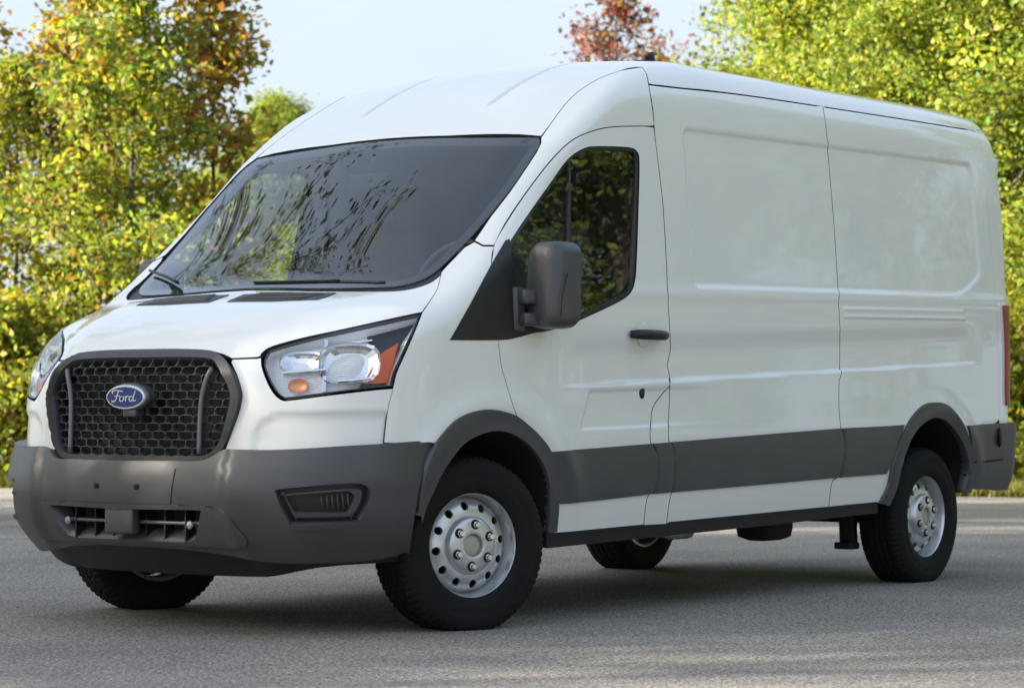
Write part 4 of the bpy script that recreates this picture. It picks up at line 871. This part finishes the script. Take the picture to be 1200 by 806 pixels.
# ================================================================ trees
def tree_mesh(seed,H,R,base,leafn,leafs,cols,w,trunk_r=.09,clump=.32,limbs=26,droop=.1,shape=1.0,lean=(0,0)):
    """tapered trunk, limbs and twigs with leaves round the twig ends; returns trunk mesh, crown mesh"""
    rg=np.random.default_rng(seed); bm=bmesh.new()
    tp=[Vector((lean[0]*t*H+.06*H*.2*math.sin(3*t+seed),lean[1]*t*H+.05*H*.2*math.cos(2.3*t+seed)-.05*H*.2*math.cos(seed),H*t)) for t in np.linspace(0,1,12)]
    b_tube(bm,tp,[trunk_r*(1.25 if k==0 else 1)*(1-.93*k/11) for k in range(12)],8)
    def on_trunk(t): i=min(10,int(t*11)); return tp[i].lerp(tp[i+1],t*11-i)
    tips=[]
    for k in range(limbs):
        t=base+(1-base)*((k+.5)/limbs)**.9*.97; o=on_trunk(t); a=k*2.4+rg.uniform(-.5,.5)
        u=(t-base)/(1-base); prof=(math.sin(math.pi*min(1,.18+.82*u)**.8)**.7) if shape>0 else (1-u)**.7
        L=R*max(.18,prof)*rg.uniform(.65,1.15); el=rg.uniform(.15,.75)+.5*u
        d=Vector((math.cos(a)*math.cos(el),math.sin(a)*math.cos(el),math.sin(el))); pts=[o]
        for s in range(4): d=(d+Vector(rg.normal(0,.14,3))+Vector((0,0,-droop*s*.25))).normalized(); pts.append(pts[-1]+d*(L/4))
        b_tube(bm,pts,[trunk_r*.36*(1-t*.6)*(1-.85*s/4) for s in range(5)],5,False)
        for s in range(1,5):
            for _ in range(3):
                dd=(d+Vector(rg.normal(0,.75,3))).normalized(); l2=L*rg.uniform(.14,.34); q=pts[s]+dd*l2
                b_tube(bm,[pts[s],pts[s].lerp(q,.5)+Vector(rg.normal(0,.03,3)),q],[.010,.007,.003],3,False); tips.append(np.array(q)); tips.append(np.array(pts[s].lerp(q,.55)))
    me_t=bpy.data.meshes.new('trunk'); bm.to_mesh(me_t); bm.free(); me_t.materials.append(M['bark']); me_t.polygons.foreach_set('use_smooth',[True]*len(me_t.polygons))
    tips=np.array(tips); T_=len(tips); wt=rg.random(T_)**1.5+.05; ci=rg.choice(T_,leafn,p=wt/wt.sum()); c=tips[ci]+rg.normal(0,clump,(leafn,3))*np.array([1,1,.75]); c=c[c[:,2]>.15]; ci=ci[:len(c)]; n=len(c)
    sz=leafs*np.clip(np.exp(rg.normal(-.08,.38,n)),.35,1.9); nrm=rg.standard_normal((n,3)); nrm[:,2]+=.5; nrm/=np.linalg.norm(nrm,axis=1)[:,None]; t1=np.cross(nrm,rg.standard_normal((n,3))); t1/=np.linalg.norm(t1,axis=1)[:,None]; t2=np.cross(nrm,t1)
    V=np.stack([c-t1*sz[:,None],c-t2*sz[:,None]*.55-t1*sz[:,None]*.1,c+t1*sz[:,None],c+t2*sz[:,None]*.55-t1*sz[:,None]*.1],1)
    ctint=(1+.18*rg.standard_normal(T_))[ci][:,None]; mix=rg.random(T_)[ci]; cl=palette(n,cols,w,.16,rg)*1.2*np.clip(ctint,.6,1.5)
    me_c=fast_mesh('crown',V.reshape(-1,3),4,cl,M['leaf']); return me_t,me_c
def plant(name,label,meshes,r,f,rz,sc,group=None,cat='tree'):
    x,y=ground_dir(r,f); o=empty(name,(x,y,-.03),rz); o.scale=(sc,sc,sc); tag(o,label,cat,group)
    for nm,me in zip(('trunk','crown'),meshes): c=bpy.data.objects.new(nm,me); link(c,o)
    return o
GRN=[(.115,.175,.025),(.17,.215,.032),(.24,.255,.05),(.07,.125,.02)]; YEL=[(.19,.21,.03),(.27,.26,.045),(.12,.16,.025),(.32,.26,.06)]; ORA=[(.23,.12,.04),(.27,.165,.055),(.20,.17,.04),(.14,.15,.03)]; RED=[(.16,.055,.05),(.22,.09,.07),(.11,.045,.04)]; DRK=[(.05,.085,.018),(.08,.11,.02),(.12,.14,.03)]
tA=tree_mesh(1,6.6,1.5,.06,16500,.045,GRN+ORA[:2],[3,4,3,2,.5,.5],.07,.15,38)
tB=tree_mesh(2,6.2,1.6,.05,17500,.044,YEL+GRN[:2],[3,3,3,1,2,2],.06,.16,38)
tI=tree_mesh(9,12.5,3.4,.46,14000,.045,[(.025,.042,.010),(.04,.055,.012),(.055,.07,.015)],[3,3,2],.16,.17,26)  # silhouette shade put into the leaf colours, seen mirrored in the windscreen
tC=tree_mesh(3,6.4,.9,.28,5600,.055,ORA+YEL[:2],[3,3,3,2,2,2],.055,.15,26)
tD=tree_mesh(4,9.0,2.6,.04,140000,.037,GRN+YEL[:2],[3,4,3,2,2,1],.14,.20,60)
tE=tree_mesh(5,10.0,2.9,.03,150000,.037,GRN,[3,5,4,2],.16,.21,64)
tF=tree_mesh(6,8.0,2.0,.15,4200,.055,RED+[(.10,.09,.03)],[4,3,3,2],.10,.15,34)
tG=tree_mesh(7,2.2,1.1,.02,11000,.05,YEL+GRN,[3,3,3,2,2,2,2,1],.03,.22,26)
tH=tree_mesh(8,12.0,3.6,.10,80000,.056,DRK+GRN[:2],[3,3,3,2,2],.20,.34,44)
P=plant
# left saplings
P('young_maple','young green maple with a thin dark trunk beside the hood of the van',tA,-4.55,30.0,.3,.92)
P('birch_sapling','yellow-green sapling with dense leaves left of the green maple',tB,-6.05,31.0,1.2,.82)
P('orange_sapling','thin sapling with sparse orange-brown leaves standing against the sky',tC,-3.75,31.5,2.0,1.02)
P('orange_sapling','bushy orange-leaved sapling with its top over the yellow birch',tC,-5.3,31.0,4.0,1.0)
P('yellow_birch','tall yellow birch behind the young maple',tB,-5.4,34.5,3.1,.92)
P('yellow_birch','low yellow birch behind the thin orange sapling',tB,-3.9,34.0,5.1,.62)
P('shade_tree','green tree with orange leaf tips left of the birch saplings',tC,-7.0,31.5,2.2,1.05)
for i,(r,f,s,lab) in enumerate(((-5.9,29.3,.9,'low yellow bush at the asphalt edge left of the van'),(-5.0,29.9,.75,'low bush at the foot of the young maple'),(-6.9,30.3,1.0,'wide yellow bush at the foot of the shade tree'),(-4.1,30.6,.8,'low bush behind the van hood'),(-3.2,31.2,.8,'low bush hidden behind the windscreen'))):
    P('roadside_bush',lab,tG,r,f,i*1.3,s,'bushes at the foot of the trees','bush')
# far trees seen in the sky gap
P('distant_tree','small pale green tree far behind in the gap of sky',tE,-6.15,66,.7,.88)
P('distant_tree','low pale tree far behind the thin orange sapling',tD,-8.3,70,2.7,.80)
P('red_maple','red-leaved maple rising behind the van roof',tF,1.6,42,.4,.97)
P('red_maple','second red-leaved maple half hidden behind the green trees',tF,2.5,45,2.4,.90)
# right wood edge
P('green_maple','bright green maple over the rear of the van roof',tD,4.35,33,.0,1.0)
P('green_maple','yellow-green maple at the right of the wood edge',tE,5.6,31.5,1.0,.95)
P('green_maple','dense green maple beside the tail of the van',tD,7.3,30.5,2.0,1.0)
P('green_maple','tall green maple behind the wood edge',tE,5.0,36.5,3.3,1.05)
P('green_maple','tall dark maple behind the tail of the van',tE,7.9,35.5,4.6,1.15)
for i,(r,f,s,lab) in enumerate(((6.0,29.4,1.1,'leafy bush at the wood edge behind the rear bumper'),(7.1,28.6,.9,'yellow bush on the verge behind the rear wheel'),(5.0,30.5,1.2,'leafy bush behind the side of the van'))):
    P('roadside_bush',lab,tG,r,f,i*2+.5,s,'bushes at the foot of the trees','bush')
# the rest of the clearing, outside the picture: trees that shade the van and show in its glass and paint
ring=[(9.8,31.5,.2,tD,1.0),(11.6,34,1.2,tE,1.1),(9.4,37,2.4,tE,1.1),(-9.6,38,.7,tD,.85),(-12.5,39.5,1.7,tE,.9),(-15.5,40,3.7,tD,1.0),(-19,41,4.7,tE,1.1),
 (-7.3,17.6,.8,tI,1.0),(-24,-3.6,2.1,tH,1.1),(-23,2.2,4.0,tI,1.05),(-24,6.6,1.5,tE,1.42),(-26.5,5.6,3.0,tH,1.3),(-28,8.2,2.9,tE,1.5),(-23,11.6,.3,tI,1.1),(-22,16,.6,tH,.9),(-23,20.5,1.9,tI,1.0),
 (12,28,1.1,tE,1.1),(16,26,2.6,tD,1.2),(20,22,3.8,tH,1.0),(22,17,.5,tH,1.05),(23,12,1.9,tH,1.0),(22,7,4.4,tH,1.0),(21,2,5.5,tH,.95),(26,19.5,2.2,tE,1.4),(27,14,3.1,tE,1.4)]
for i,(r,f,a,ms,s) in enumerate(ring):
    P('woodland_tree','broadleaf tree of the wood around the asphalt lot',ms,r,f,a,s,'trees round the clearing')
